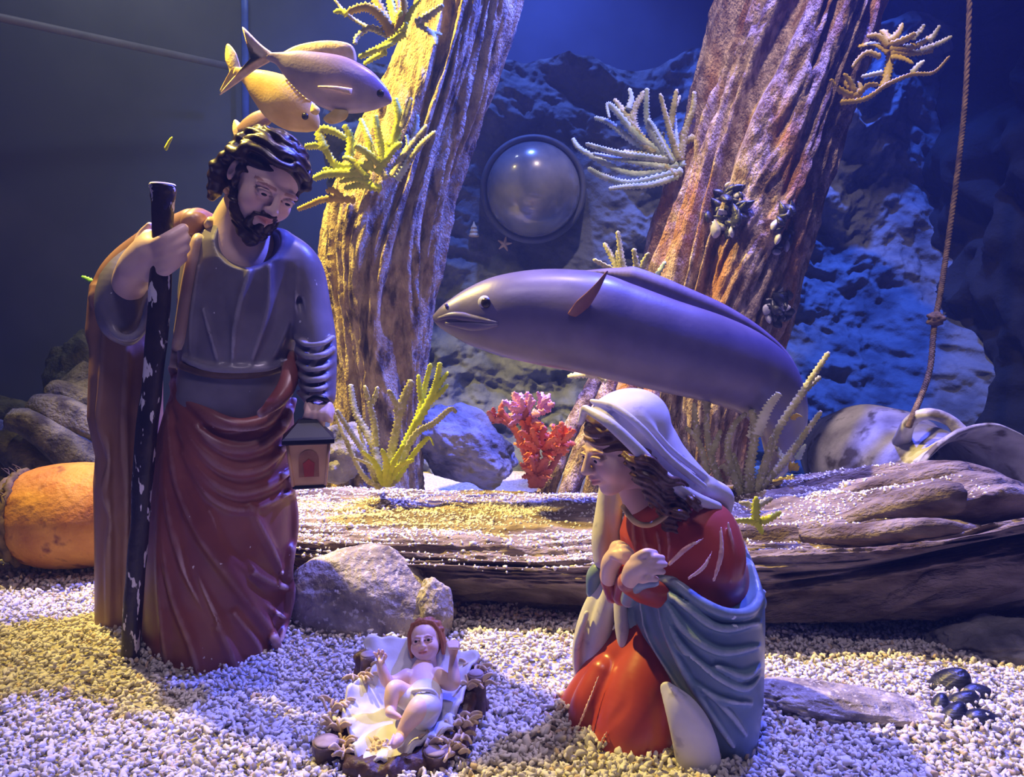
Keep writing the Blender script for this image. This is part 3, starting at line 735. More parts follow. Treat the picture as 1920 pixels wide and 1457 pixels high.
def head_skin(kind):
    """head in its own frame: 1 = chin to crown, face towards -y, z up"""
    v = Vol((-0.6, -0.72, -0.95), (0.6, 0.72, 0.66), 0.0125)
    baby = kind == 'infant'
    v.ell((0, 0.08, 0.13), (0.365, 0.44, 0.38))
    v.ell((0, -0.10, -0.14), (0.27 if not baby else 0.31, 0.29, 0.33 if not baby else 0.28), 0.10)
    v.ell((0, -0.27, -0.40 if not baby else -0.36), (0.115, 0.10, 0.085), 0.12)
    for s in (-1, 1):
        v.ell((s * 0.16, -0.25, -0.12), (0.13, 0.12, 0.13) if not baby else (0.15, 0.14, 0.14), 0.10)
        v.ell((s * 0.15, -0.425, 0.025), (0.10, 0.075, 0.055), 0.05, 'cut')
        br = 1.0 if kind == 'man' else 0.45
        v.tube([(s * 0.05, -0.365, 0.10), (s * 0.15, -0.365, 0.125), (s * 0.25, -0.31, 0.09)], [0.03 * br, 0.034 * br, 0.025 * br], 0.06)
        v.ell((s * 0.15, -0.335, 0.02), (0.085, 0.06, 0.06), 0.02)
        v.tube([(s * 0.075, -0.385, 0.045), (s * 0.15, -0.40, 0.07), (s * 0.225, -0.365, 0.045)], 0.016, 0.015)
        v.tube([(s * 0.08, -0.38, 0.0), (s * 0.15, -0.39, -0.022), (s * 0.22, -0.36, 0.0)], 0.012, 0.02)
        v.ell((s * 0.055, -0.425, -0.115), (0.04, 0.045, 0.035), 0.03)
        v.ell((s * 0.375, 0.04, 0.0), (0.04, 0.085, 0.13), 0.03)
        v.ell((s * 0.41, 0.02, 0.01), (0.03, 0.04, 0.07), 0.02, 'cut')
    tip = -0.53 if not baby else -0.47
    v.tube([(0, -0.37, 0.09), (0, -0.43, 0.0), (0, tip + 0.045, -0.095)], [0.032, 0.04, 0.052], 0.05)
    v.ell((0, -0.375, -0.225), (0.12, 0.06, 0.075), 0.06)
    wd = 0.105 if not baby else 0.085
    v.tube([(-wd, -0.375, -0.225), (-0.03, -0.435, -0.205), (0.03, -0.435, -0.205), (wd, -0.375, -0.225)], [0.014, 0.028, 0.028, 0.014], 0.02)
    v.tube([(-wd * 0.8, -0.375, -0.25), (0, -0.425, -0.268), (wd * 0.8, -0.375, -0.25)], [0.016, 0.034, 0.016], 0.02)
    v.tube([(-wd, -0.40, -0.232), (0, -0.465, -0.236), (wd, -0.40, -0.232)], 0.012, 0.012, 'cut')
    v.tube([(0, 0.08, -0.30), (0, 0.17, -0.80)], [0.19, 0.21], 0.10)
    V, Fq = v.mesh(1)
    x, y, z = V.T
    c = np.ones((len(V), 3))
    lip = np.exp(-((x / 0.11) ** 2 + ((z + 0.236) / 0.05) ** 2) ** 2) * (y < -0.33)
    c = c * (1 - lip[:, None]) + lip[:, None] * np.array([0.78, 0.42, 0.40])
    chk = np.exp(-(((np.abs(x) - 0.19) / 0.10) ** 2 + ((z + 0.12) / 0.10) ** 2)) * (y < -0.1) * 0.5
    c = c * (1 - chk[:, None]) + chk[:, None] * np.array([1.0, 0.72, 0.70])
    zb = 0.125 - 0.9 * (np.abs(x) - 0.15) ** 2 * (1 if kind != 'man' else 1.5)
    brow = (np.abs(z - zb) < (0.017 if kind == 'man' else 0.009)) & (np.abs(x) > 0.055) & (np.abs(x) < 0.26) & (y < -0.2)
    c[brow] = np.array([0.55, 0.42, 0.40]) if not baby else np.array([0.72, 0.58, 0.5])
    lid = (np.abs(np.hypot((np.abs(x) - 0.15) / 0.085, (z - 0.022) / 0.042) - 1) < 0.22) & (y < -0.28) & (z > 0.01)
    c[lid] *= 0.55
    return V, Fq, c
HEADS = {}
def put_head(root, kind, R, hs, anchor_local, anchor_world, gaze=(0, 0), lid=0.6):
    if kind not in HEADS: HEADS[kind] = head_skin(kind)
    V, Fq, c = HEADS[kind]
    org = np.asarray(anchor_world) - hs * (R @ np.asarray(anchor_local))
    T = lambda p: org + hs * (np.asarray(p) @ R.T)
    o = mesh_obj('head', T(V), Fq, M_skin, root, col=c)
    for s in (-1, 1):
        e = ellipsoid((s * 0.15, -0.352, 0.022), (0.062, 0.045, 0.030 * lid + 0.008), None, 3)
        eo = sub(o, 'eye', T(e[0]), e[1], M_eye)
        e = ellipsoid((s * 0.15 + gaze[0], -0.378, 0.022 + gaze[1]), (0.040, 0.028, 0.026 * lid + 0.014), None, 3)
        p = mesh_obj('pupil', T(e[0]), e[1], M_iris, root); p.parent = o
    return T
def sph(az, el, r=(0.43, 0.50, 0.44), c=(0, 0.09, 0.13)):
    a, e = math.radians(az), math.radians(el)
    return (c[0] + r[0] * math.sin(a) * math.cos(e), c[1] - r[1] * math.cos(a) * math.cos(e), c[2] + r[2] * math.sin(e))

# ================================================================= the standing bearded man
Yj = 1.16
J = at(Yj)
jo = thing('standing_figurine', 'tall painted figurine of a bearded man with staff and lantern, maroon robe', 'figurine', (P(390, 1215, 1.13)[0], 1.14, 0.0))
robeB = Body(Yj, [(690, 438, 84, 0.02, 0.040), (730, 434, 108, 0.01, 0.060), (775, 430, 118, 0, 0.076), (805, 427, 122, 0, 0.087), (850, 420, 130, 0, 0.092), (950, 414, 137, 0, 0.094), (1030, 412, 138, 0, 0.095), (1100, 408, 134, 0, 0.094), (1180, 406, 132, -0.004, 0.098), (1250, 408, 128, -0.008, 0.100), (1330, 408, 122, -0.01, 0.10)])
v = box(J, 160, 600, 640, 1330, -0.16, 0.16, Yj, 0.0026)
v.column(robeB.rows)
rf = lambda pts, r, k=10, out=0.0, mode='add': robeB.fold(v, pts, r, k, out, mode)
# swags of the wrapped cloak, hip to hip
rf([(322, 690), (350, 742), (400, 785), (455, 800), (510, 778), (545, 712)], 15, 10, 0.004)
rf([(322, 720), (360, 790), (420, 838), (480, 838), (530, 800), (552, 750)], 11)
rf([(330, 760), (372, 838), (430, 880), (490, 876), (545, 830)], 10)
rf([(335, 800), (380, 885), (440, 922), (500, 912), (550, 880)], 9)
rf([(345, 850), (395, 930), (460, 955), (545, 925)], 7)
# long diagonals down to the hem
rf([(318, 760), (330, 880), (372, 990), (440, 1090), (505, 1180), (530, 1235)], 12)
rf([(312, 800), (318, 940), (350, 1060), (410, 1170), (450, 1270)], 11)
rf([(305, 860), (308, 1000), (325, 1110), (360, 1210), (375, 1270)], 9)
rf([(300, 930), (300, 1060), (308, 1180), (318, 1270)], 8)
rf([(392, 960), (440, 1040), (495, 1085), (545, 1105)], 9)
rf([(470, 950), (505, 1020), (530, 1075)], 7)
rf([(350, 900), (400, 1010), (470, 1110), (535, 1160)], 7)
rf([(440, 1150), (480, 1205), (500, 1260)], 6)
rf([(545, 900), (552, 980), (540, 1070), (545, 1120), (528, 1200)], 10)
rf([(408, 960), (425, 1010), (470, 1070)], 8, 8, 0.006, 'cut')
rf([(345, 1000), (360, 1080), (400, 1170)], 7, 8, 0.005, 'cut')
rf([(380, 800), (420, 815), (490, 805)], 6, 7, 0.004, 'cut')
V, Fq = v.mesh(1); mesh_obj('robe', V, Fq, M_robe, jo)

# tan cloak hanging behind the raised arm on the left
cloakB = Body(Yj, [(540, 245, 62, 0.045, 0.050), (620, 240, 62, 0.045, 0.052), (700, 237, 62, 0.04, 0.055), (780, 236, 64, 0.04, 0.056), (850, 246, 58, 0.04, 0.056), (900, 245, 62, 0.04, 0.056), (1000, 243, 58, 0.045, 0.055), (1100, 243, 58, 0.045, 0.055), (1200, 243, 58, 0.045, 0.055), (1290, 243, 56, 0.045, 0.055)])
v = box(J, 140, 420, 380, 1290, -0.10, 0.16, Yj, 0.0026)
v.column(cloakB.rows)
pxtube(v, J, [(360, 425, 0.03), (290, 470, 0.04), (225, 530, 0.04), (205, 620, 0.04)], (34, 44, 44, 40), 20, Yj)
pxtube(v, J, [(362, 418, -0.015), (372, 410, 0.0), (395, 412, 0.02)], (22, 20, 12), 10, Yj)
pxtube(v, J, [(186, 545, 0.01), (182, 560, 0.005), (188, 580, 0.01)], (14, 15, 10), 8, Yj)
cf = lambda pts, r, k=9, out=0.0, mode='add': cloakB.fold(v, pts, r, k, out, mode)
cf([(198, 620), (193, 720), (190, 790), (212, 860), (200, 920), (215, 970), (206, 1040), (205, 1200)], 10)
cf([(238, 640), (232, 800), (240, 950), (232, 1200)], 9)
cf([(270, 650), (266, 800), (268, 950), (262, 1200)], 8)
cf([(218, 660), (214, 900), (222, 1200)], 6, 8, 0.004, 'cut')
cf([(254, 660), (250, 900), (250, 1200)], 6, 8, 0.004, 'cut')
V, Fq = v.mesh(1); mesh_obj('cloak', V, Fq, M_cloak, jo)

# grey tunic: chest, hanging left sleeve, skirt below the belt
tunB = Body(Yj, [(425, 445, 50, 0.005, 0.045), (455, 455, 88, 0.0, 0.058), (490, 458, 112, 0, 0.066), (560, 452, 114, 0, 0.072), (630, 446, 108, 0, 0.073), (690, 441, 101, 0, 0.070), (740, 437, 104, 0, 0.078), (800, 434, 108, 0, 0.080)])
v = box(J, 320, 660, 400, 800, -0.16, 0.10, Yj, 0.0024)
v.column(tunB.rows)
pxtube(v, J, [(520, 468, 0.0), (560, 505, 0.0), (580, 580, -0.005), (594, 650, -0.02), (598, 740, -0.045)], (40, 43, 40, 36, 30), 16, Yj)
tf = lambda pts, r, k=8, out=0.0, mode='add': tunB.fold(v, pts, r, k, out, mode)
tf([(382, 580), (396, 630), (411, 684)], 4, 7, 0.001); tf([(468, 505), (452, 560), (440, 620), (432, 685)], 6, 9, 0.001)
tf([(545, 520), (540, 590), (520, 650), (495, 690)], 6, 9); tf([(505, 500), (500, 580), (470, 680)], 6, 9)
tf([(375, 500), (362, 600), (360, 680)], 6, 9); tf([(420, 560), (425, 630), (428, 680)], 5, 7, 0.003, 'cut'); tf([(525, 560), (515, 620), (480, 685)], 6, 7, 0.004, 'cut')
tf([(345, 672), (390, 690), (440, 694), (500, 690), (540, 676)], 9, 9, 0.003)
for k_, (yy, rr) in enumerate(((640, 5), (662, 6), (686, 5), (706, 6), (724, 5), (742, 6))):   # crumpled sleeve
    pxtube(v, J, [(556 + k_, yy - 6, -0.03), (575 + k_, yy + 6, -0.054 - 0.004 * k_), (604, yy + 4, -0.055 - 0.004 * k_), (624 - k_ // 2, yy - 8, -0.035)], rr, 6, Yj)
pxtube(v, J, [(555, 500, -0.03), (556, 560, -0.035), (560, 600, -0.03)], 4, 6, Yj)
pxtube(v, J, [(560, 560, -0.03), (570, 610, -0.045)], (6, 3), 6, Yj, 'cut')
v.ell(J(596, 768, -0.07), (S(20, Yj), 0.02, S(18, Yj)), 0.004, 'cut')
v.ell(J(456, 430, -0.075), (S(62, Yj), 0.075, S(66, Yj)), 0.006, 'cut')
V, Fq = v.mesh(1); mesh_obj('tunic', V, Fq, M_tunic, jo)
# belt
C = np.array([tunB.surf(*p, out=0.004) for p in catmull([(336, 684), (380, 698), (440, 703), (500, 698), (545, 682)], 40)])
Vb, Fb = loft(C, S(8, Yj), 0.004, 10, up=(0, 0, 1)); mesh_obj('belt', Vb, Fb, M_belt, jo)
# cloak border running down the chest from the shoulder
C = np.array([tunB.surf(*p, out=0.002) for p in catmull([(398, 415), (372, 450), (356, 520), (345, 600), (334, 690)], 50)])
Vb, Fb = loft(C, np.linspace(S(10, Yj), S(16, Yj), 50), 0.008, 12, up=(1, 0, 0)); mesh_obj('cloak_border', Vb, Fb, M_cloak, jo)
# loose cloak end at the right hip
v = box(J, 500, 570, 650, 800, -0.12, 0.1, Yj, 0.002)
pxtube(v, J, [(548, 665, -0.01), (545, 710, -0.045), (525, 748, -0.075), (490, 775, -0.085)], (9, 14, 13, 8), 6, Yj)
pxtube(v, J, [(536, 680, -0.03), (530, 720, -0.06), (505, 755, -0.08)], (6, 8, 6), 8, Yj)
V, Fq = v.mesh(1); mesh_obj('cloak_end', V, Fq, M_robe, jo)
# wide right sleeve
v = box(J, 150, 360, 420, 680, -0.14, 0.10, Yj, 0.0022)
pxtube(v, J, [(290, 470, 0.0), (240, 530, -0.02), (232, 590, -0.03), (238, 622, -0.035)], (30, 46, 46, 26), 8, Yj)
pxtube(v, J, [(282, 480, -0.07), (250, 535, -0.085), (240, 580, -0.08), (240, 612, -0.08)], (18, 34, 36, 20), 6, Yj, 'cut')
pxtube(v, J, [(196, 520, -0.035), (198, 580, -0.055), (215, 622, -0.065), (240, 634, -0.07), (266, 616, -0.065), (282, 560, -0.06)], 7, 6, Yj)
V, Fq = v.mesh(1); mesh_obj('sleeve', V, Fq, M_tunic, jo)
# right forearm and hand closed round the staff
v = box(J, 180, 370, 390, 640, -0.16, 0.06, Yj, 0.0016)
pxtube(v, J, [(240, 560, -0.03), (244, 530, -0.05), (262, 500, -0.075), (285, 475, -0.085)], (22, 30, 33, 31), 0, Yj)
pxtube(v, J, [(250, 505, -0.08), (275, 465, -0.08), (280, 445, -0.075)], (22, 20, 14), 12, Yj)
for q, (a, b, c_) in enumerate((((272, 468), (308, 452), (342, 430)), ((276, 486), (312, 468), (346, 448)), ((280, 503), (314, 486), (345, 466)), ((284, 518), (314, 502), (340, 484)))):
    pxtube(v, J, [(a[0], a[1], -0.085), (b[0], b[1], -0.108 + 0.002 * q), (c_[0], c_[1], -0.092), (c_[0] - 2, c_[1] + 3, -0.075)], (12, 11.5, 9.5, 7), 5, Yj)
pxtube(v, J, [(258, 470, -0.07), (268, 442, -0.062), (281, 424, -0.066)], (11, 10, 7), 6, Yj)
V, Fq = v.mesh(1); mesh_obj('hand', V, Fq, M_skin, jo, col=1.0)
# left hand holding the lantern ring
v = box(J, 550, 650, 720, 830, -0.14, 0.0, Yj, 0.0014)
pxtube(v, J, [(597, 738, -0.055), (592, 765, -0.07)], (18, 21), 0, Yj)
for q, (x0, x1, y1) in enumerate(((578, 574, 790), (590, 587, 797), (602, 602, 796), (612, 617, 788))):
    pxtube(v, J, [(x0 + 4, 762, -0.085), (x0, 778, -0.094), (x1, y1 - 3, -0.086), (x1 + 2, y1, -0.07)], (8.5, 8, 7, 5.5), 3, Yj)
pxtube(v, J, [(612, 760, -0.07), (620, 772, -0.085), (612, 784, -0.092)], (7, 7, 5.5), 4, Yj)
V, Fq = v.mesh(1); mesh_obj('hand', V, Fq, M_skin, jo, col=1.0)
V, Fc = loft(catmull([J(578, 752, -0.082), J(592, 745, -0.09), (J(608, 748, -0.09)), J(616, 756, -0.08)], 20), 0.004, 0.004, 8); mesh_obj('lantern_ring', V, Fc, M_black, jo)
# staff
rows = np.array([list(P(x, y, Y)) + [S(r, Y)] for x, y, Y, r in ((305, 348, 1.072, 22), (305, 356, 1.072, 23), (305, 380, 1.072, 20), (304, 440, 1.07, 18), (300, 520, 1.068, 20), (296, 600, 1.066, 19), (288, 700, 1.064, 18), (276, 800, 1.062, 19), (268, 900, 1.060, 18), (260, 1000, 1.06, 17), (252, 1100, 1.06, 18), (247, 1180, 1.06, 17), (243, 1262, 1.06, 17))])
C = catmull(rows, 120)
V, Fc = loft(C[:, :3], C[:, 3], C[:, 3], 24, up=(0, -1, 0), disp=lambda t, th: 0.10 * fbm(np.cos(th) * 1.5 + 0 * t, np.sin(th) * 1.5 + 0 * t, t * 22, 2, 5))
so = mesh_obj('staff', V, Fc, M_staff, jo)
ad = C[0, :3] - C[3, :3]; ad /= np.linalg.norm(ad)
V, Fq = lathe(C[0, :3] + ad * 0.0005, ad, [(0, 0.0165), (0.002, 0.0155), (0.003, 0.0001)], 24); sub(so, 'chipped_top', V, Fq, M_chalk)
# lantern: four-sided tapering body with framed painted panes and a hipped black roof
def prism(c, sx, sy, z, tw):
    """corner ring of a box section"""
    R_ = rotm(0, 0, tw); return [np.array(c) + np.array([0, 0, z]) + R_ @ np.array([a * sx, b * sy, 0]) for a, b in ((-1, -1), (1, -1), (1, 1), (-1, 1))]
lc = P(580, 905, 1.07); tw = 14
def boxstack(levels):
    V = []; Fc = []
    for z, sx in levels: V += prism(lc, sx, sx, z, tw)
    n = len(levels)
    for i in range(n - 1):
        for j in range(4): Fc.append((i * 4 + j, i * 4 + (j + 1) % 4, i * 4 + 4 + (j + 1) % 4, i * 4 + 4 + j))
    Fc += [(3, 2, 1, 0), tuple(4 * (n - 1) + j for j in range(4))]
    return V, Fc
V, Fc = boxstack([(-0.002, 0.0195), (0.004, 0.021), (0.056, 0.0265), (0.058, 0.0268)]); lo = mesh_obj('lantern', V, Fc, M_beige, jo, smooth=False)
V, Fc = boxstack([(0.056, 0.029), (0.058, 0.0335), (0.063, 0.0335), (0.066, 0.030), (0.083, 0.014), (0.087, 0.012), (0.089, 0.006)]); sub(lo, 'lantern_roof', V, Fc, M_black, smooth=False)
V, Fc = boxstack([(-0.005, 0.018), (-0.003, 0.0215), (0.0, 0.0215), (0.001, 0.020)]); sub(lo, 'lantern_base', V, Fc, M_black, smooth=False)
R_ = rotm(0, 0, tw)
for side in range(4):
    Rs = rotm(0, 0, tw + 90 * side)
    f = lambda x, z, o_: lc + np.array([0, 0, z]) + Rs @ np.array([x, -(0.021 + (z - 0.004) / 0.052 * 0.0055) - o_, 0])
    arch = [(-0.013, 0.012), (0.013, 0.012), (0.013, 0.036)] + [(0.013 * math.cos(a), 0.036 + 0.013 * math.sin(a)) for a in np.linspace(0.3, math.pi - 0.3, 7)] + [(-0.013, 0.036)]
    V = [f(x, z, 0.0008) for x, z in arch] + [f(x, z, -0.001) for x, z in arch]; n = len(arch)
    sub(lo, 'pane', V, [tuple(range(n))] + [(i, i + n, (i + 1) % n + n, (i + 1) % n) for i in range(n)], M_brownp, smooth=False)
    can = [(-0.006, 0.013), (0.006, 0.013), (0.0075, 0.031), (0.003, 0.034), (0, 0.037), (-0.003, 0.034), (-0.0075, 0.031)]
    V = [f(x, z, 0.0022) for x, z in can] + [f(x, z, 0.0) for x, z in can]; n = len(can)
    sub(lo, 'candle', V, [tuple(range(n))] + [(i, i + n, (i + 1) % n + n, (i + 1) % n) for i in range(n)], M_red, smooth=False)
for sx, sy in ((-1, -1), (1, -1), (1, 1), (-1, 1)):
    a = lc + rotm(0, 0, tw) @ np.array([sx * 0.021, sy * 0.021, 0]); b = lc + np.array([0, 0, 0.056]) + rotm(0, 0, tw) @ np.array([sx * 0.0265, sy * 0.0265, 0])
    V, Fc = loft(catmull([a, b], 3), 0.0022, 0.0022, 6, up=(1, 0, 0)); sub(lo, 'corner_post', V, Fc, M_beige)

# head, hair, beard
Rj = rotm(20, 22, 46)
Tj = put_head(jo, 'man', Rj, 0.121, (0, -0.40, 0.05), P(521, 370, 1.085), gaze=(0.0, -0.008), lid=0.22)
v = Vol((-0.62, -0.62, -0.75), (0.62, 0.78, 0.78), 0.014)
v.ell((0, 0.13, 0.19), (0.40, 0.46, 0.37))
v.ell((0, 0.34, -0.10), (0.38, 0.26, 0.36), 0.1)
v.ell((0, -0.62, -0.10), (0.50, 0.56, 0.46), 0.03, 'cut')
v.ell((0, -0.40, -0.20), (0.48, 0.50, 0.40), 0.03, 'cut')
for e0, az0, ph, r in ((24, 86, 0.3, 0.052), (37, 92, 1.2, 0.056), (50, 96, 2.6, 0.058), (63, 100, 0.6, 0.06), (77, 100, 2.0, 0.066)):
    v.tube([sph(a, e0 + 13 * math.cos(math.radians(a)) * (1 if e0 < 50 else 0.4) + 3.6 * math.sin(math.radians(a) * 5.2 + ph)) for a in range(-az0, az0 + 1, 6)], r, 0.015)
for a in (-170, -150, -130, -112, 112, 130, 150, 170):
    sgn = 1 if a > 0 else -1
    v.tube([sph(a + 7 * math.sin(e * 0.11 + a), e, (0.41, 0.47, 0.43)) for e in range(50, -62, -8)], [0.07] * 13 + [0.06], 0.02)
for s in (-1, 1):   # curls over and behind the ears
    v.tube([sph(s * 78, 26), (s * 0.44, -0.02, 0.20), (s * 0.46, 0.10, 0.16), (s * 0.44, 0.16, 0.05)], [0.06, 0.075, 0.075, 0.06], 0.02)
    v.tube([(s * 0.40, 0.22, 0.10), (s * 0.45, 0.22, -0.12), (s * 0.40, 0.16, -0.28), (s * 0.36, 0.20, -0.42)], [0.08, 0.10, 0.10, 0.07], 0.03)
    v.tube([(s * 0.385, -0.06, 0.16), (s * 0.37, -0.085, 0.02), (s * 0.35, -0.09, -0.12)], [0.035, 0.035, 0.03], 0.02)
# thin grooves that make the strands
v.field(lambda x, y, z: 0.010 * np.sin(46 * z + 5 * np.sin(5 * x + 3 * y) + 6 * y))
V, Fq = v.mesh(1); mesh_obj('hair', Tj(V), Fq, M_hair, jo)
v = Vol((-0.5, -0.62, -0.66), (0.5, 0.2, 0.0), 0.0125)
for s in (-1, 1):
    v.tube([(s * 0.335, -0.04, -0.08), (s * 0.30, -0.10, -0.24), (s * 0.21, -0.20, -0.40), (s * 0.08, -0.31, -0.50), (0, -0.34, -0.53)], [0.032, 0.05, 0.066, 0.088, 0.095], 0.03)
    v.tube([(0, -0.455, -0.168), (s * 0.07, -0.43, -0.178), (s * 0.125, -0.385, -0.225), (s * 0.135, -0.35, -0.30), (s * 0.11, -0.33, -0.38)], [0.022, 0.028, 0.026, 0.026, 0.05], 0.02)
v.tube([(0, -0.375, -0.33), (0, -0.36, -0.42)], [0.04, 0.08], 0.03)
v.field(lambda x, y, z: 0.012 * np.sin(30 * x + 9 * np.sin(14 * z)) * np.sin(26 * z + 8 * y))
V, Fq = v.mesh(1); mesh_obj('beard', Tj(V), Fq, M_hair, jo)
v = box(J, 360, 560, 380, 500, -0.10, 0.10, Yj, 0.002)
pxtube(v, J, [(466, 395, -0.005), (452, 430, -0.002), (452, 500, 0.005)], (48, 54, 80), 0, Yj)
pxtube(v, J, [(470, 420, -0.04), (462, 480, -0.035)], (12, 8), 12, Yj)
V, Fq = v.mesh(1); mesh_obj('neck', V, Fq, M_skin, jo, col=1.0)
# ================================================================= the kneeling woman
Ym = 0.93
M_ = at(Ym)
ma = thing('kneeling_figurine', 'painted figurine of a kneeling woman in white veil, red dress and blue mantle', 'figurine', (P(1220, 1400, 0.9)[0], 0.90, 0.0))
Rm = rotm(20, 0, -70)
Tm = put_head(ma, 'woman', Rm, 0.101, (0.15, -0.38, 0.03), P(1117, 862, 0.895), gaze=(0, -0.012), lid=0.45)
# hair
v = Vol((-0.62, -0.66, -1.15), (0.72, 1.0, 0.70), 0.015)
v.ell((0, 0.09, 0.15), (0.385, 0.45, 0.38))
for s in (-1, 1):
    for q in range(7):
        w_ = q / 6.0
        pts = []
        for t in np.linspace(0, 1, 26):
            # from the parting back over the temple and ear, then down behind the neck to the shoulder
            az = 6 + t * (70 + 30 * w_); el = 64 - 62 * t ** 1.25 + 26 * w_ * (1 - t)
            p = np.array(sph(az, el, (0.395, 0.455, 0.385)))
            p[0] *= s; p += np.array([0, 0, 0.014 * math.sin(t * 17 + q * 1.3)])
            pts.append(p)
        v.tube(pts, np.linspace(0.035, 0.055, 26), 0.015)
    v.tube([(s * 0.36, 0.05, 0.0), (s * 0.34, 0.16, -0.25), (s * 0.28, 0.22, -0.5)], [0.10, 0.11, 0.08], 0.03)
v.field(lambda x, y, z: 0.013 * np.sin(60 * z + 34 * y + 3 * np.sin(14 * y)))
v.ell((0, -0.62, -0.12), (0.37, 0.40, 0.46), 0.02, 'cut')
v.ell((0, -0.22, -0.42), (0.335, 0.28, 0.40), 0.02, 'cut')
V, Fq = v.mesh(1); mesh_obj('hair', Tm(V), Fq, M_hair2, ma)
# wavy locks falling from under the veil to the shoulder
v = box(M_, 1140, 1340, 830, 1000, -0.16, 0.02, Ym, 0.0018)
for q in range(6):
    y0 = 852 + q * 8; pts = []
    for t in np.linspace(0, 1, 9):
        x = 1172 + 4 * q + t * (128 - 12 * q); y = y0 + t * (88 + 5 * q) - 14 * math.sin(math.pi * t) + 8 * math.sin(t * 13 + q * 1.7); pts.append((x, y, -0.058 - 0.030 * math.sin(math.pi * min(1, t * 1.25)) + 0.004 * (q % 2)))
    pxtube(v, M_, pts, [7, 9, 10, 10, 10, 10, 10, 9, 5], 4, Ym)
for x, y, r in ((1298, 940, 12), (1308, 950, 9), (1270, 962, 12), (1284, 966, 9), (1245, 955, 12), (1225, 942, 10)): v.ell(M_(x, y, -0.072), S(r, Ym), S(5, Ym))
v.field(lambda x, y, z: 0.0011 * np.sin(900 * (z + 0.55 * x) + 2.5 * np.sin(160 * x)))
V, Fq = v.mesh(1); mesh_obj('hair_lock', V, Fq, M_hair2, ma)
v = box(M_, 1120, 1330, 880, 1040, -0.10, 0.12, Ym, 0.002)
pxtube(v, M_, [(1185, 890, 0.01), (1205, 940, 0.0), (1230, 985, 0.0)], (36, 38, 56), 0, Ym)
V, Fq = v.mesh(1); mesh_obj('neck', V, Fq, M_skin, ma, col=1.0)

# veil over the head and down the back
def cut_plane(v, p, n):
    n = np.asarray(n, float) / np.linalg.norm(n); x, y, z = v.ax
    v.f = np.maximum(v.f, ((x - p[0]) * n[0])[:, None, None] + ((y - p[1]) * n[1])[None, :, None] + ((z - p[2]) * n[2])[None, None, :]).astype(np.float32)
yax = (0.0, 1.0, 0.0)
v = box(M_, 1050, 1420, 720, 1010, -0.13, 0.17, Ym, 0.002)
pxtube(v, M_, [(1150, 808, 0.012), (1188, 818, 0.015), (1235, 868, 0.012), (1290, 912, 0.01), (1335, 935, 0.008)], (58, 70, 58, 44, 30), 0, Ym, flat=(yax, 0.74))
v.ell(Tm((0, 0.17, 0.20)), np.array((0.475, 0.52, 0.415)) * 0.101, S(12, Ym), 'add', Rm)
# front edge of the cloth: line from the brow to the shoulder
a = P(1094, 762, Ym); b = P(1330, 955, Ym); d = b - a
cut_plane(v, a, (d[2], 0, -d[0]))
for pts, r in (([(1098, 766, -0.045), (1140, 792, -0.072), (1190, 838, -0.078), (1240, 890, -0.07), (1295, 930, -0.055), (1345, 950, -0.04)], (7, 10, 11, 12, 12, 9)),
               ([(1110, 752, -0.01), (1150, 762, -0.045), (1200, 800, -0.062), (1255, 860, -0.06), (1320, 912, -0.04)], (5, 7, 7, 7, 6)),
               ([(1165, 752, -0.02), (1210, 790, -0.045), (1260, 845, -0.045), (1330, 900, -0.02)], (5, 6, 6, 6)),
               ([(1096, 768, -0.04), (1090, 790, 0.0), (1094, 770, 0.05)], (7, 7, 7)),
               ([(1330, 915, -0.02), (1358, 930, -0.015), (1366, 955, -0.01)], (20, 17, 8))):
    pxtube(v, M_, pts, r, 8, Ym)
V, Fq = v.mesh(1); ve = mesh_obj('veil', V, Fq, M_veil, ma)
# far side of the veil hanging in front of the chest and under the far arm
v = box(M_, 1040, 1200, 900, 1310, -0.10, 0.16, Ym, 0.0022)
for pts, r in (([(1138, 915, 0.035), (1133, 960, 0.03), (1128, 1010, 0.02), (1130, 1050, 0.015)], (16, 18, 20, 18)), ([(1155, 925, 0.03), (1152, 980, 0.025), (1150, 1040, 0.02)], (12, 16, 14)),
               ([(1140, 1085, 0.02), (1112, 1150, 0.025), (1098, 1220, 0.03), (1102, 1290, 0.035)], (16, 24, 27, 24)), ([(1148, 1100, 0.005), (1128, 1170, 0.01), (1120, 1240, 0.015), (1112, 1280, 0.02)], (16, 22, 24, 14)),
               ([(1160, 1110, -0.005), (1165, 1160, -0.012), (1170, 1205, -0.018), (1182, 1222, -0.02)], (10, 14, 12, 8)), ([(1100, 1150, 0.005), (1082, 1210, 0.012), (1086, 1280, 0.02)], (6, 8, 8))):
    pxtube(v, M_, pts, r, 6, Ym)
V, Fq = v.mesh(1); mesh_obj('veil_end', V, Fq, M_veil, ma)

# red dress: chest, near shoulder and arm
dB = Body(Ym, [(930, 1265, 60, 0.0, 0.045), (960, 1268, 95, 0.0, 0.060), (1000, 1272, 112, 0, 0.066), (1060, 1284, 118, 0, 0.070), (1120, 1296, 120, 0, 0.072), (1180, 1300, 118, 0, 0.072), (1260, 1290, 105, 0, 0.07)])
v = box(M_, 1120, 1460, 900, 1270, -0.15, 0.12, Ym, 0.0022)
v.column(dB.rows)
pxtube(v, M_, [(1290, 965, -0.01), (1325, 1000, -0.03), (1340, 1060, -0.045), (1320, 1110, -0.04)], (48, 58, 54, 36), 18, Ym)
pxtube(v, M_, [(1250, 1120, -0.06), (1205, 1105, -0.085), (1178, 1092, -0.10)], (24, 24, 19), 10, Ym)
pxtube(v, M_, [(1165, 1120, -0.035), (1172, 1095, -0.045), (1180, 1080, -0.06)], (16, 18, 16), 8, Ym)
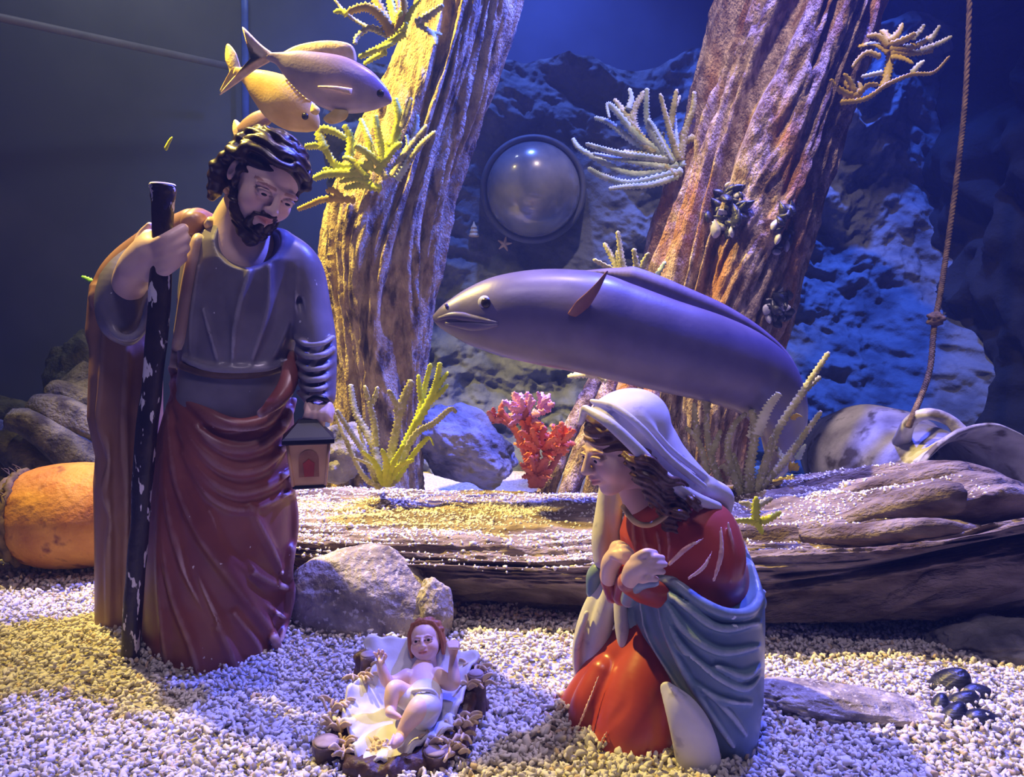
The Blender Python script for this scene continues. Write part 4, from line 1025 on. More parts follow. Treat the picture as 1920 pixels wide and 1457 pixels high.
pxtube(v, M_, [(1150, 1065, 0.0), (1140, 1080, -0.02), (1148, 1120, -0.02)], (18, 16, 12), 8, Ym)
df = lambda pts, r, k=8, out=0.0, mode='add': dB.fold(v, pts, r, k, out, mode)
pxtube(v, M_, [(1255, 1058, -0.085), (1285, 1030, -0.088), (1318, 1010, -0.088)], (4, 5, 2), 6, Ym)
pxtube(v, M_, [(1352, 990, -0.085), (1352, 1040, -0.095), (1338, 1090, -0.098)], (3, 5, 3), 6, Ym)
pxtube(v, M_, [(1365, 980, -0.065), (1372, 1030, -0.07), (1368, 1090, -0.075)], (3, 5, 3), 6, Ym)
pxtube(v, M_, [(1290, 1085, -0.10), (1318, 1065, -0.103), (1335, 1035, -0.10)], (3, 4, 2), 6, Ym)
df([(1232, 1000), (1238, 1030), (1240, 1060)], 4); df([(1252, 995), (1254, 1020), (1252, 1050)], 4); df([(1205, 985), (1212, 1020), (1220, 1050)], 4); df([(1190, 980), (1192, 1010), (1195, 1040)], 4)
df([(1243, 1000), (1246, 1040)], 4, 6, 0.003, 'cut'); df([(1222, 1000), (1228, 1040)], 4, 6, 0.003, 'cut')
v.ell(M_(1215, 935, -0.07), (S(44, Ym), 0.06, S(46, Ym)), 0.005, 'cut')
V, Fq = v.mesh(1); mesh_obj('dress', V, Fq, M_dress, ma)
C = catmull([M_(1168, 950, -0.03), M_(1190, 978, -0.058), M_(1218, 984, -0.066), M_(1246, 968, -0.064), M_(1262, 945, -0.05)], 30)
V, Fc = loft(C, 0.0035, 0.003, 8); mesh_obj('collar', V, Fc, M_gold, ma)

# skirt over the knees
v = box(M_, 990, 1330, 1170, 1480, -0.16, 0.12, Ym, 0.0022)
pxtube(v, M_, [(1215, 1200, 0.0), (1140, 1270, 0.005), (1085, 1340, 0.008), (1050, 1405, 0.01)], (60, 52, 46, 38), 0, Ym)
pxtube(v, M_, [(1130, 1260, -0.02), (1105, 1320, -0.03), (1085, 1400, -0.03)], (26, 34, 34), 14, Ym)
pxtube(v, M_, [(1230, 1240, -0.02), (1195, 1330, -0.048), (1180, 1405, -0.054), (1175, 1480, -0.056)], (66, 70, 78, 82), 10, Ym)
pxtube(v, M_, [(1270, 1300, -0.02), (1255, 1380, -0.04), (1250, 1460, -0.04)], (40, 46, 48), 14, Ym)
for pts, r in (([(1122, 1268, -0.045), (1098, 1330, -0.058), (1072, 1392, -0.056)], (2, 3, 2)), ([(1178, 1312, -0.085), (1150, 1350, -0.088), (1122, 1400, -0.084)], (2, 3, 2)), ([(1045, 1350, -0.02), (1030, 1385, -0.02)], (8, 6))):
    pxtube(v, M_, pts, r, 7, Ym)
pxtube(v, M_, [(1165, 1262, -0.065), (1170, 1315, -0.085), (1135, 1360, -0.085)], (9, 10, 6), 10, Ym, 'cut')
V, Fq = v.mesh(1); mesh_obj('skirt', V, Fq, M_dress, ma)

# blue mantle round the hips and down to the gravel
mB = Body(Ym, [(1050, 1300, 112, -0.005, 0.080), (1090, 1303, 122, -0.008, 0.090), (1120, 1305, 124, -0.008, 0.094), (1160, 1308, 122, -0.01, 0.092), (1220, 1318, 110, -0.01, 0.092), (1280, 1330, 96, -0.01, 0.088), (1340, 1340, 78, -0.012, 0.082), (1400, 1345, 60, -0.012, 0.074), (1470, 1345, 52, -0.012, 0.066)])
v = box(M_, 1060, 1470, 1010, 1480, -0.18, 0.12, Ym, 0.0023)
v.column(mB.rows)
# keep it below the line of the forearm and the shoulder blade
sl, (x_, y_, z_) = v.blk(v.lo, v.lo + v.n * v.h)
pxtube(v, M_, [(1150, 1030, -0.06), (1205, 1040, -0.09), (1262, 1040, -0.09), (1312, 1074, -0.09), (1356, 1096, -0.08), (1385, 1070, -0.05), (1385, 1010, -0.03)], (50, 50, 50, 52, 52, 50, 60), 10, Ym, 'cut')
pxtube(v, M_, [(1384, 1005, 0.03), (1406, 1070, 0.02), (1420, 1130, 0.0)], (7, 12, 18), 10, Ym)
mf = lambda pts, r, k=6, out=0.003, mode='add': mB.fold(v, pts, r * 0.85, k, out, mode)
pxtube(v, M_, [(1178, 1125, -0.075), (1185, 1105, -0.095), (1202, 1094, -0.11), (1228, 1092, -0.108)], (14, 14, 11, 8), 8, Ym)
mf([(1222, 1092), (1262, 1092), (1312, 1128), (1362, 1150), (1408, 1146), (1432, 1110)], 12, 10, 0.003)
mf([(1236, 1104), (1290, 1140), (1350, 1178), (1425, 1168)], 9); mf([(1238, 1112), (1282, 1180), (1350, 1222), (1428, 1212)], 9)
mf([(1240, 1118), (1270, 1200), (1330, 1260), (1395, 1290), (1428, 1262)], 10); mf([(1345, 1250), (1395, 1268), (1430, 1245)], 8, 9, 0.004)
mf([(1232, 1118), (1252, 1190), (1290, 1270), (1335, 1340), (1375, 1400)], 10); mf([(1188, 1120), (1184, 1170), (1210, 1240), (1262, 1310), (1330, 1390)], 13, 10, 0.003)
mf([(1200, 1130), (1215, 1190), (1255, 1260), (1310, 1340)], 6); mf([(1330, 1300), (1370, 1340), (1400, 1380)], 7); mf([(1300, 1280), (1350, 1310), (1410, 1320)], 7)
mf([(1215, 1130), (1238, 1200), (1280, 1280)], 7, 8, 0.005, 'cut'); mf([(1262, 1130), (1310, 1180), (1370, 1200)], 6, 8, 0.004, 'cut'); mf([(1290, 1230), (1340, 1280), (1390, 1310)], 6, 8, 0.004, 'cut')
# open the front-left: the skirt shows here
pxtube(v, M_, [(1140, 1180, -0.08), (1180, 1290, -0.10), (1235, 1370, -0.11), (1270, 1460, -0.11)], (44, 62, 66, 60), 8, Ym, 'cut')
V, Fq = v.mesh(1); mesh_obj('mantle', V, Fq, M_mantle, ma)
# pale lining turned out along its front edge
v = box(M_, 1200, 1400, 1250, 1480, -0.18, 0.06, Ym, 0.002)
pxtube(v, M_, [(1250, 1290, -0.10), (1282, 1338, -0.110), (1303, 1395, -0.112), (1318, 1490, -0.112)], (12, 30, 38, 36), 0, Ym, flat=((0.0, 1.0, 0.0), 1.9))
pxtube(v, M_, [(1262, 1290, -0.112), (1308, 1345, -0.118), (1338, 1400, -0.115), (1348, 1470, -0.11)], (5, 7, 7, 6), 6, Ym)
V, Fq = v.mesh(1); mesh_obj('mantle_lining', V, Fq, M_veil, ma)
v = box(M_, 1080, 1200, 1030, 1160, -0.06, 0.14, Ym, 0.0022)
pxtube(v, M_, [(1148, 1060, 0.02), (1118, 1075, 0.02), (1112, 1110, 0.025)], (14, 17, 14), 0, Ym)
V, Fq = v.mesh(1); mesh_obj('far_sleeve', V, Fq, M_mantle, ma)

# hands crossed over the chest
v = box(M_, 1120, 1280, 1000, 1120, -0.20, 0.02, Ym, 0.0014)
pxtube(v, M_, [(1182, 1085, -0.105), (1190, 1068, -0.115), (1204, 1058, -0.12)], (17, 18, 18), 0, Ym)
for x0, y0, x1, y1, x2, y2 in ((1190, 1048, 1210, 1036, 1228, 1036), (1205, 1056, 1222, 1046, 1242, 1046), (1208, 1066, 1226, 1058, 1247, 1058), (1208, 1077, 1224, 1071, 1243, 1072), (1204, 1086, 1216, 1084, 1230, 1086)):
    pxtube(v, M_, [(x0, y0, -0.118), (x1, y1, -0.126), (x2, y2, -0.112)], (8, 7, 5.2), 4, Ym)
V, Fq = v.mesh(1); mesh_obj('hand', V, Fq, M_skin, ma, col=1.0)
v = box(M_, 1110, 1230, 1000, 1120, -0.16, 0.06, Ym, 0.0014)
pxtube(v, M_, [(1142, 1082, -0.03), (1146, 1056, -0.045), (1158, 1040, -0.055)], (17, 18, 18), 0, Ym)
for x1, y1, x2, y2, d in ((1160, 1022, 1176, 1026, -0.05), (1168, 1028, 1184, 1036, -0.06), (1172, 1038, 1188, 1048, -0.066), (1170, 1050, 1186, 1060, -0.068), (1152, 1024, 1162, 1018, -0.045)):
    pxtube(v, M_, [(1152, 1040, d), (x1, y1, d - 0.008), (x2, y2, d)], (8.5, 8, 5.5), 4, Ym)
V, Fq = v.mesh(1); mesh_obj('hand', V, Fq, M_skin, ma, col=1.0)

# ================================================================= the infant and its crib
def B_(px, py, dy=0.0, up=0.0):
    p = P(px, py, 0.79 + (1440 - py) / 250.0 * 0.155 + dy); p[2] += up; return p
Yb = 0.87
cr = thing('crib', 'small straw crib with dark log posts and ruffled white cloth under the infant', 'crib', (B_(750, 1400)[0], 0.85, 0.0))
zc = lambda zx, zy: (560 + zx / 4.597, 1140 + zy / 4.597)
rim = np.array([zc(*p) for p in ((560, 290), (720, 245), (930, 235), (1200, 300), (1380, 330), (1560, 420), (1480, 560), (1440, 700), (1400, 860), (1330, 930), (1330, 1060), (1200, 1090), (1080, 1180), (960, 1290), (840, 1350), (700, 1380), (560, 1350), (480, 1300), (460, 1160), (420, 1060), (365, 990), (380, 850), (430, 700), (500, 620), (620, 560), (640, 430))])
rc = np.array(zc(940, 800))
n_r = 160
rr = np.vstack([catmull(np.vstack([rim, rim[:1]]), n_r + 1)[:-1]])
V = []; ss = np.linspace(0.0, 1.0, 26)
for i, s in enumerate(ss):
    for j in range(n_r):
        q = rc + (rr[j] - rc) * s
        a = j / n_r * 2 * math.pi
        ruff = 0.0045 * math.sin(11 * a + 0.6 * math.sin(3 * a)) * s ** 5 + 0.0035 * math.sin(23 * a) * s ** 8 + 0.002 * float(vnoise(q[0] * 0.05, q[1] * 0.05, 0, 4)) * (1 - s * 0.5)
        V.append(B_(q[0], q[1], 0.022 * (1 - s * s), ruff))
V = np.array(V); Fq = ring_faces(len(ss), n_r)[:, ::-1]
cl = mesh_obj('cloth', V, Fq.copy(), M_cloth, cr)
md = cl.modifiers.new('thick', 'SOLIDIFY'); md.thickness = 0.004; md.offset = -1
# brown base with bark lumps, log posts at the corners, straw tufts
v = Vol((-0.30, 0.73, -0.03), (0.02, 1.08, 0.14), 0.0026)
ring = np.array([B_(*(rc + (p - rc) * 0.985), 0.0, -0.022) for p in rr[::4]]); ring = np.vstack([ring, ring[:1]])
v.tube(ring, 0.010, 0.0)
low = ring.copy(); low[:, 2] = 0.004; low[:, :2] = (low[:, :2] - ring[:, :2].mean(0)) * 1.02 + ring[:, :2].mean(0); v.tube(low, 0.013, 0.010)
for a, b in zip(ring[::2], low[::2]): v.tube([a, b], [0.009, 0.011], 0.008)
v.noise(0.0035, 90, 5, 3)
V, Fq = v.mesh(1); mesh_obj('base', V, Fq, M_crib, cr)
for zx, zy, ht, r in ((235, 1150, 0.030, 0.0135), (600, 400, 0.05, 0.010), (1180, 1230, 0.03, 0.0125), (1530, 560, 0.05, 0.010)):
    px, py = zc(zx, zy); t = B_(px, py, -0.004); b = t.copy(); b[2] = -0.01; b[1] += 0.004
    V, Fc = loft(catmull([b, (b + t) / 2, t], 14), r, r, 16, up=(0, -1, 0), disp=lambda tt, th: 0.12 * fbm(np.cos(th) * 2 + 0 * tt, np.sin(th) * 2 + 0 * tt, tt * 3, 2, int(zx)))
    po = mesh_obj('post', V, Fc, M_crib, cr)
    V, Fc = ellipsoid(t, (r * 0.92, r * 0.92, 0.003), None, 2); sub(po, 'cut_end', V, Fc, M_cutend)
tr = random.Random(4)
for zx, zy, n in ((330, 1000, 12), (390, 1140, 12), (300, 820, 9), (560, 560, 10), (620, 480, 8), (1400, 950, 14), (1480, 640, 9), (1500, 520, 8), (1160, 1120, 14), (1290, 1190, 12), (1400, 1080, 8), (420, 1230, 8)):
    parts = []
    c = B_(*zc(zx, zy), 0.004, -0.002)
    for q in range(n):
        a = tr.uniform(0, 6.28); L = tr.uniform(0.010, 0.022)
        d = np.array([math.cos(a), math.sin(a) * 0.8 - 0.2, tr.uniform(0.2, 0.9)]) * L
        st = c + np.array([tr.gauss(0, 0.005), tr.gauss(0, 0.005), -0.004])
        parts.append(loft(catmull([st, st + d * 0.6 + np.array([0, 0, 0.002]), st + d + np.array([0, -0.001, -0.002])], 7), [0.0022, 0.0032, 0.0038, 0.004, 0.0038, 0.003, 0.0015], [0.0016] * 7, 7, up=(0, -0.3, 1)))
    V, Fc = merge(parts); mesh_obj('straw_tuft', V, Fc, M_straw, cr, kind='stuff')
parts = []
for q in range(46):
    zx, zy = tr.gauss(690, 45), tr.gauss(1215, 40); st = B_(*zc(zx, zy), 0.004, -0.002); d = np.array([tr.gauss(0, 1), tr.gauss(0, 1), 0.8]) * 0.004
    parts.append(loft(catmull([st - d, st, st + d], 4), [0.001, 0.0026, 0.0026, 0.001], [0.001, 0.0022, 0.0022, 0.001], 6))
V, Fc = merge(parts); mesh_obj('straw_tuft', V, Fc, M_straw, cr, kind='stuff')

ba = thing('infant_figurine', 'painted figurine of an infant lying in the white-lined crib with raised arms', 'figurine', B_(790, 1310, 0.0))
bt = lambda v, pts, r, k=0, mode='add': pxtube(v, lambda x, y, d: B_(*zc(x, y), d), pts, np.array(r) / 4.597, k / 4.597, Yb, mode)
pts_ = np.array([B_(*zc(x, y), d) for x in (520, 1500) for y in (120, 1260) for d in (-0.09, 0.04)])
v = Vol(pts_.min(0), pts_.max(0), 0.0013)
bt(v, [(1075, 470, 0.002), (1068, 560, 0.0), (1070, 650, -0.004), (1085, 770, -0.008), (1090, 860, -0.008)], (70, 112, 140, 140, 130))
bt(v, [(930, 590, -0.012), (850, 630, -0.012), (775, 640, -0.018), (730, 560, -0.030), (705, 470, -0.040)], (70, 62, 58, 50, 36), 20)
bt(v, [(1200, 580, -0.012), (1280, 640, -0.014), (1335, 640, -0.02), (1335, 520, -0.03), (1332, 410, -0.04)], (75, 70, 62, 48, 30), 20)
for a, b, c_ in (((690, 440), (665, 400), (650, 385)), ((705, 420), (695, 380), (690, 360)), ((720, 425), (725, 385), (722, 365)), ((735, 440), (752, 415), (745, 395))):
    bt(v, [(a[0], a[1], -0.042), (b[0], b[1], -0.046), (c_[0], c_[1], -0.052)], (18, 16, 12), 6)
bt(v, [(1332, 372, -0.042), (1328, 332, -0.046)], (44, 52), 10)
for q in range(4): bt(v, [(1294 + q * 25, 290 + abs(q - 1.5) * 8, -0.044), (1290 + q * 26, 300 + abs(q - 1.5) * 6, -0.060), (1298 + q * 23, 345, -0.064)], (20, 20, 16), 4)
bt(v, [(1370, 350, -0.045), (1380, 320, -0.055), (1360, 305, -0.06)], (16, 15, 12), 5)
bt(v, [(1000, 800, -0.010), (900, 740, -0.020), (830, 700, -0.032), (800, 780, -0.028), (795, 880, -0.020)], (95, 92, 78, 66, 50), 16)
bt(v, [(795, 880, -0.02), (790, 905, -0.026), (860, 940, -0.024)], (46, 40, 26), 10)
bt(v, [(1110, 830, -0.010), (1060, 850, -0.030), (1010, 900, -0.032), (930, 1010, -0.022), (880, 1100, -0.014)], (110, 104, 92, 66, 46), 16)
bt(v, [(880, 1100, -0.014), (860, 1140, -0.02), (825, 1180, -0.02)], (48, 44, 34), 10)
for q in range(5): bt(v, [(850 - q * 12, 1110 - q * 4 + 40, -0.022), (815 - q * 8, 1090 + q * 22, -0.026)], (14, 11), 5)
V, Fq = v.mesh(1); mesh_obj('body', V, Fq, M_skin, ba, col=1.0)
v = Vol(pts_.min(0), pts_.max(0), 0.0013)
bt(v, [(1090, 770, -0.012), (1090, 850, -0.009), (1080, 930, -0.008)], (158, 146, 120))
bt(v, [(1110, 840, -0.012), (1080, 850, -0.028), (1060, 880, -0.028)], (126, 118, 112), 16)
bt(v, [(980, 800, -0.012), (920, 770, -0.018)], (104, 98), 16)
bt(v, [(960, 720, -0.022), (1050, 705, -0.046), (1150, 715, -0.040), (1215, 790, -0.02)], (16, 18, 18, 16), 10)
V, Fq = v.mesh(1); mesh_obj('loincloth', V, Fq, M_cloth, ba)
Rb = rotm(-24, -9, -4)
Tb = put_head(ba, 'infant', Rb, 0.050, (0, -0.42, 0.0), B_(*zc(1062, 292), -0.030), lid=0.9)
v = Vol((-0.6, -0.6, -0.7), (0.6, 0.75, 0.75), 0.018)
v.ell((0, 0.13, 0.16), (0.385, 0.44, 0.385)); v.ell((0, 0.30, -0.15), (0.38, 0.22, 0.36), 0.1)
for s in (-1, 1):
    for q in range(5):
        v.tube([(s * (0.03 + 0.02 * q), -0.20 + 0.1 * q, 0.50), (s * (0.24 + 0.02 * q), -0.17 + 0.1 * q, 0.43), (s * 0.37, -0.12 + 0.1 * q, 0.2 - 0.02 * q), (s * (0.395 + 0.02 * math.sin(q)), -0.02 + 0.09 * q, -0.05), (s * 0.38, 0.06 + 0.08 * q, -0.3)], [0.035, 0.045, 0.045, 0.055, 0.04], 0.02)
cu = random.Random(3)
for az in range(-165, 166, 15):
    for el in (66, 42, 18, -8):
        if abs(az) < 75 and el < 50: continue
        if abs(az) < 100 and el < 10: continue
        v.ell(sph(az + cu.uniform(-5, 5), el + cu.uniform(-5, 5), (0.40, 0.46, 0.40)), cu.uniform(0.055, 0.085), 0.02)
for az in (-60, -40, -20, 0, 18, 38, 58): v.ell(sph(az, 52 - abs(az) * 0.12, (0.38, 0.43, 0.39)), cu.uniform(0.05, 0.07), 0.02)
v.ell((0, -0.66, -0.10), (0.40, 0.50, 0.48), 0.02, 'cut')
V, Fq = v.mesh(1); mesh_obj('hair', Tb(V), Fq, M_hair3, ba)
# ------------------------------------------------------------------ plants, shells, fish
def hit(bv, px, py, default):
    d = P(px, py, 1.0) - CAM
    h = bv.ray_cast(Vector(CAM), Vector(d / np.linalg.norm(d)))
    return np.array(h[0]) if h[0] is not None else P(px, py, default)
LTB = bvh_of([o for o in lt.children if o.name.startswith('trunk')][0]); RTB = bvh_of([o for o in rt.children if o.name.startswith('trunk')][0])

M_pl = {'yellow': pmat('yellow green plastic leaf', srgb(178, 190, 26), srgb(206, 210, 50), 50, 0.5, 0.3, 200, sub=0.15),
        'olive': pmat('olive pale plastic leaf', srgb(146, 142, 84), srgb(190, 186, 128), 40, 0.6, 0.4, 200, speck=srgb(206, 200, 180), sscale=160, slo=0.56, shi=0.66),
        'pale': pmat('bleached plastic leaf', srgb(206, 206, 160), srgb(226, 226, 190), 40, 0.6, 0.3, 200),
        'blue': pmat('blue green plastic leaf', srgb(140, 160, 140), srgb(186, 200, 178), 40, 0.6, 0.4, 200),
        'amber': pmat('amber plastic leaf', srgb(170, 140, 30), srgb(198, 170, 54), 40, 0.5, 0.3, 200),
        'orange': pmat('orange plastic coral', srgb(226, 100, 50), srgb(236, 136, 84), 50, 0.5, 0.2, 200, sub=0.15),
        'pink': pmat('pink plastic coral', srgb(206, 140, 176), srgb(224, 170, 196), 50, 0.5, 0.2, 200, sub=0.15),
        'redbrown': pmat('red brown plastic coral', srgb(170, 84, 70), srgb(196, 110, 92), 50, 0.5, 0.2, 200),
        'green': pmat('bright green leaf', srgb(110, 180, 50), srgb(140, 204, 70), 50, 0.5, 0.2, 200)}
def frond(root, pts, w, mat, Y, tip=0.55, serr=0.30, name='frond', thick=0.42, jit=0.02):
    """serrated flat plastic branch through photo pixels; each point (px, py[, dY])"""
    r = random.Random(int(pts[0][0] * 31 + pts[-1][1] * 7 + pts[-1][0]))
    dz = r.uniform(-jit, jit); n = len(pts)
    W = np.array([P(p[0], p[1], Y + (p[2] if len(p) > 2 else dz * i / (n - 1))) for i, p in enumerate(pts)])
    px = sum(math.hypot(a[0] - b[0], a[1] - b[1]) for a, b in zip(pts[:-1], pts[1:]))
    m = int(max(10, min(70, px / 3.2)))
    C = catmull(W, m); T0 = C[1] - C[0]
    t = np.linspace(0, 1, m)
    teeth = 1 + serr * (np.arange(m) % 2 * 2 - 1) * (0.75 + 0.25 * np.sin(np.arange(m) * 1.7))
    half = S(w * 1.4, Y) * 0.5 * (1 - (1 - tip) * t ** 1.5) * teeth
    half[0] *= 0.7; half[-1] *= 0.45
    up = np.cross(T0, (0, 1.0, 0)); up = up / (np.linalg.norm(up) + 1e-9) + np.array([0, r.uniform(-0.5, 0.5), 0])
    V, Fc = loft(C, half, half / teeth * thick, 8, up=tuple(up))
    return mesh_obj(name, V, Fc, M_pl[mat], root)
def plant(label, base, Y, branches, cat='plant', zoom=None, group=None, bv=None):
    ox, oy, sc = zoom or (0, 0, 1.0)
    if bv is not None: Y = float(hit(bv, ox + base[0] / sc, oy + base[1] / sc, Y)[1]) - 0.012
    root = thing('plastic_plant', label, cat, P(ox + base[0] / sc, oy + base[1] / sc, Y), group)
    for pts, w, mat in branches:
        frond(root, [(ox + p[0] / sc, oy + p[1] / sc) + tuple(p[2:]) for p in pts], w, mat, Y)
    return root
# on the log, behind the lantern
plant('yellow-green serrated plant standing on the flat log top right of the lantern', (390, 660), 1.50, [
    ([(370, 670, 0), (300, 510, -.02), (240, 420, -.03), (170, 310, -.04)], 10, 'olive'), ([(375, 665, 0), (340, 480, .01), (262, 330, .02), (236, 195, .03)], 13, 'olive'),
    ([(350, 480, .0), (345, 380, .0), (325, 290, .0), (300, 200, .0)], 12, 'olive'), ([(328, 290, .0), (350, 250, .0), (360, 205, .0)], 9, 'olive'),
    ([(400, 660, 0), (425, 500, -.02), (455, 330, -.04), (410, 220, -.05)], 14, 'olive'), ([(455, 335, -.04), (485, 250, -.045), (515, 175, -.05)], 14, 'olive'),
    ([(415, 660, 0), (480, 480, .03), (545, 340, .05), (575, 210, .06), (602, 100, .06)], 12, 'yellow'), ([(560, 270, .05), (550, 210, .05), (545, 150, .05)], 9, 'yellow'),
    ([(535, 380, .04), (610, 240, .05), (632, 170, .05), (645, 95, .05)], 12, 'yellow'), ([(610, 240, .05), (650, 185, .05), (682, 138, .05)], 9, 'yellow'), ([(590, 280, .05), (640, 240, .05), (682, 195, .05)], 9, 'yellow'),
    ([(430, 650, 0), (520, 440, -.01), (620, 370, -.02), (690, 310, -.03), (720, 325, -.03)], 10, 'olive'), ([(440, 640, 0), (520, 520, -.03), (590, 440, -.05), (615, 475, -.06)], 9, 'yellow'),
    ([(370, 650, 0), (330, 570, -.03), (250, 530, -.06)], 9, 'olive'), ([(400, 660, 0), (460, 570, -.05), (525, 540, -.08)], 10, 'yellow'), ([(390, 660, 0), (400, 560, -.05), (380, 490, -.07)], 11, 'yellow'),
    ([(385, 660, 0), (350, 560, -.05), (290, 500, -.08)], 10, 'yellow'), ([(395, 660, 0), (430, 560, -.05), (480, 470, -.07)], 10, 'yellow'), ([(380, 665, 0), (300, 620, -.03), (215, 450, -.03), (150, 290, -.02)], 8, 'olive'),
    ([(365, 670, 0), (340, 600, .03), (310, 520, .05), (270, 380, .06)], 9, 'olive')], zoom=(560, 640, 2.43))
# left trunk, middle
z7 = (390, 0, 3.254)
plant('bright yellow-green plant growing on the left trunk under the two fish', (1060, 1060), 1.74, [
    ([(1010, 1010), (800, 1020), (700, 900), (590, 895)], 14, 'yellow'), ([(710, 910), (680, 800), (760, 800), (850, 850)], 13, 'yellow'), ([(860, 980), (870, 850), (830, 760)], 13, 'yellow'),
    ([(950, 1060), (740, 1060), (640, 1092)], 13, 'yellow'), ([(950, 1080), (830, 1050), (700, 1030)], 11, 'yellow'), ([(1060, 1150), (930, 1130), (830, 1150)], 12, 'yellow'),
    ([(1000, 1000), (980, 850), (930, 720)], 12, 'yellow'), ([(1080, 1000), (1040, 820), (1020, 700)], 12, 'yellow'), ([(1130, 900), (1165, 720), (1140, 595)], 13, 'yellow'),
    ([(1170, 780), (1205, 700), (1240, 595)], 13, 'olive'), ([(1080, 980), (1130, 910), (1185, 870)], 12, 'yellow'), ([(1110, 1080), (1220, 900), (1335, 760)], 12, 'olive'),
    ([(1060, 1010), (950, 920), (890, 890)], 12, 'yellow'), ([(1030, 1060), (1090, 950), (1090, 860)], 12, 'yellow'), ([(980, 1090), (880, 980), (820, 960)], 11, 'yellow'),
    ([(1150, 1100), (1230, 960), (1215, 820)], 11, 'blue'), ([(1180, 980), (1260, 830), (1280, 700)], 10, 'blue'), ([(1200, 1000), (1300, 880), (1390, 800)], 10, 'olive'),
    ([(900, 1220), (720, 1215), (620, 1250), (545, 1280)], 10, 'amber'), ([(820, 1210), (760, 1160), (720, 1170)], 10, 'amber'), ([(1000, 1120), (900, 1090), (800, 1110)], 11, 'yellow'), ([(1090, 1090), (1010, 940), (960, 800)], 11, 'olive')], zoom=z7, bv=LTB)
z1 = (560, 0, 4.364)
plant('yellow plant with curved leaves at the top of the left trunk', (800, 280), 1.76, [
    ([(760, 290), (690, 150), (560, 60), (400, 95)], 15, 'amber'), ([(770, 280), (700, 140), (630, 0), (580, -90)], 15, 'amber'), ([(775, 270), (770, 100), (730, -60)], 15, 'yellow'), ([(780, 280), (820, 100), (800, -80)], 13, 'amber'),
    ([(730, 300), (560, 220), (400, 120), (290, -10)], 6, 'olive'), ([(400, 120), (350, 90), (285, 100)], 9, 'yellow'), ([(870, 265), (700, 375), (490, 470)], 11, 'yellow'), ([(720, 420), (620, 470), (530, 525)], 9, 'yellow'),
    ([(860, 230), (920, 90), (995, -10)], 8, 'yellow'), ([(800, 210), (815, 140), (845, 90)], 9, 'yellow'), ([(960, 200), (1090, 110), (1185, 40)], 11, 'olive'), ([(965, 195), (1080, 260), (1175, 282)], 9, 'olive'), ([(1075, 255), (1110, 310), (1125, 375)], 9, 'olive'),
    ([(690, 260), (580, 230), (480, 300), (460, 365)], 9, 'olive'), ([(800, 280), (730, 240), (700, 200)], 12, 'yellow'), ([(820, 290), (760, 210), (850, 180)], 10, 'amber'), ([(780, 290), (860, 240), (880, 180)], 10, 'yellow'), ([(800, 300), (740, 360), (640, 400)], 10, 'yellow'), ([(790, 280), (860, 60), (840, -70)], 12, 'amber')], zoom=z1, bv=LTB)
z8 = (1050, 0, 2.428)
plant('pale blue-green branching plant sticking out from the left side of the right trunk', (570, 760), 1.86, [
    ([(560, 780), (330, 835), (200, 805), (125, 765)], 11, 'blue'), ([(540, 750), (330, 790), (110, 690), (55, 630)], 10, 'blue'), ([(500, 730), (280, 700), (115, 655)], 10, 'blue'), ([(460, 700), (330, 640), (225, 560), (155, 535)], 10, 'blue'),
    ([(460, 700), (350, 620), (250, 500), (215, 480), (225, 540)], 10, 'blue'), ([(430, 700), (345, 600), (335, 510), (385, 415)], 14, 'olive'), ([(335, 570), (285, 500), (245, 450)], 10, 'olive'),
    ([(480, 720), (400, 560), (395, 400)], 11, 'blue'), ([(540, 730), (500, 600), (455, 425)], 10, 'olive'), ([(500, 590), (515, 500), (532, 405)], 10, 'olive'), ([(508, 520), (530, 470), (548, 435)], 8, 'olive'), ([(550, 730), (570, 600), (605, 500), (612, 415)], 11, 'olive'),
    ([(555, 650), (600, 630), (640, 645)], 12, 'olive'), ([(445, 730), (455, 660), (470, 600)], 10, 'olive'), ([(540, 790), (450, 740), (370, 760)], 12, 'olive'), ([(420, 690), (350, 700), (285, 690)], 11, 'olive'), ([(310, 500), (325, 450), (315, 400)], 9, 'blue'),
    ([(540, 800), (420, 840), (300, 850), (220, 860)], 9, 'blue'), ([(480, 760), (300, 730), (150, 700)], 9, 'blue'), ([(560, 760), (530, 640), (520, 520)], 9, 'blue'), ([(520, 740), (440, 600), (400, 540)], 10, 'blue')], zoom=z8, bv=RTB)
plant('small olive plant at the left edge of the right trunk above the eel', (330, 1320), 1.78, [
    ([(300, 1320), (270, 1250), (150, 1180)], 10, 'olive'), ([(300, 1320), (250, 1200), (200, 1105)], 10, 'olive'), ([(310, 1320), (285, 1200), (262, 1050)], 11, 'olive'), ([(300, 1310), (275, 1220), (258, 1140)], 9, 'olive'),
    ([(350, 1330), (350, 1230), (335, 1130)], 11, 'olive'), ([(365, 1240), (385, 1190), (405, 1150)], 10, 'olive'), ([(420, 1330), (440, 1260), (480, 1190)], 9, 'blue')], zoom=z8, bv=RTB)
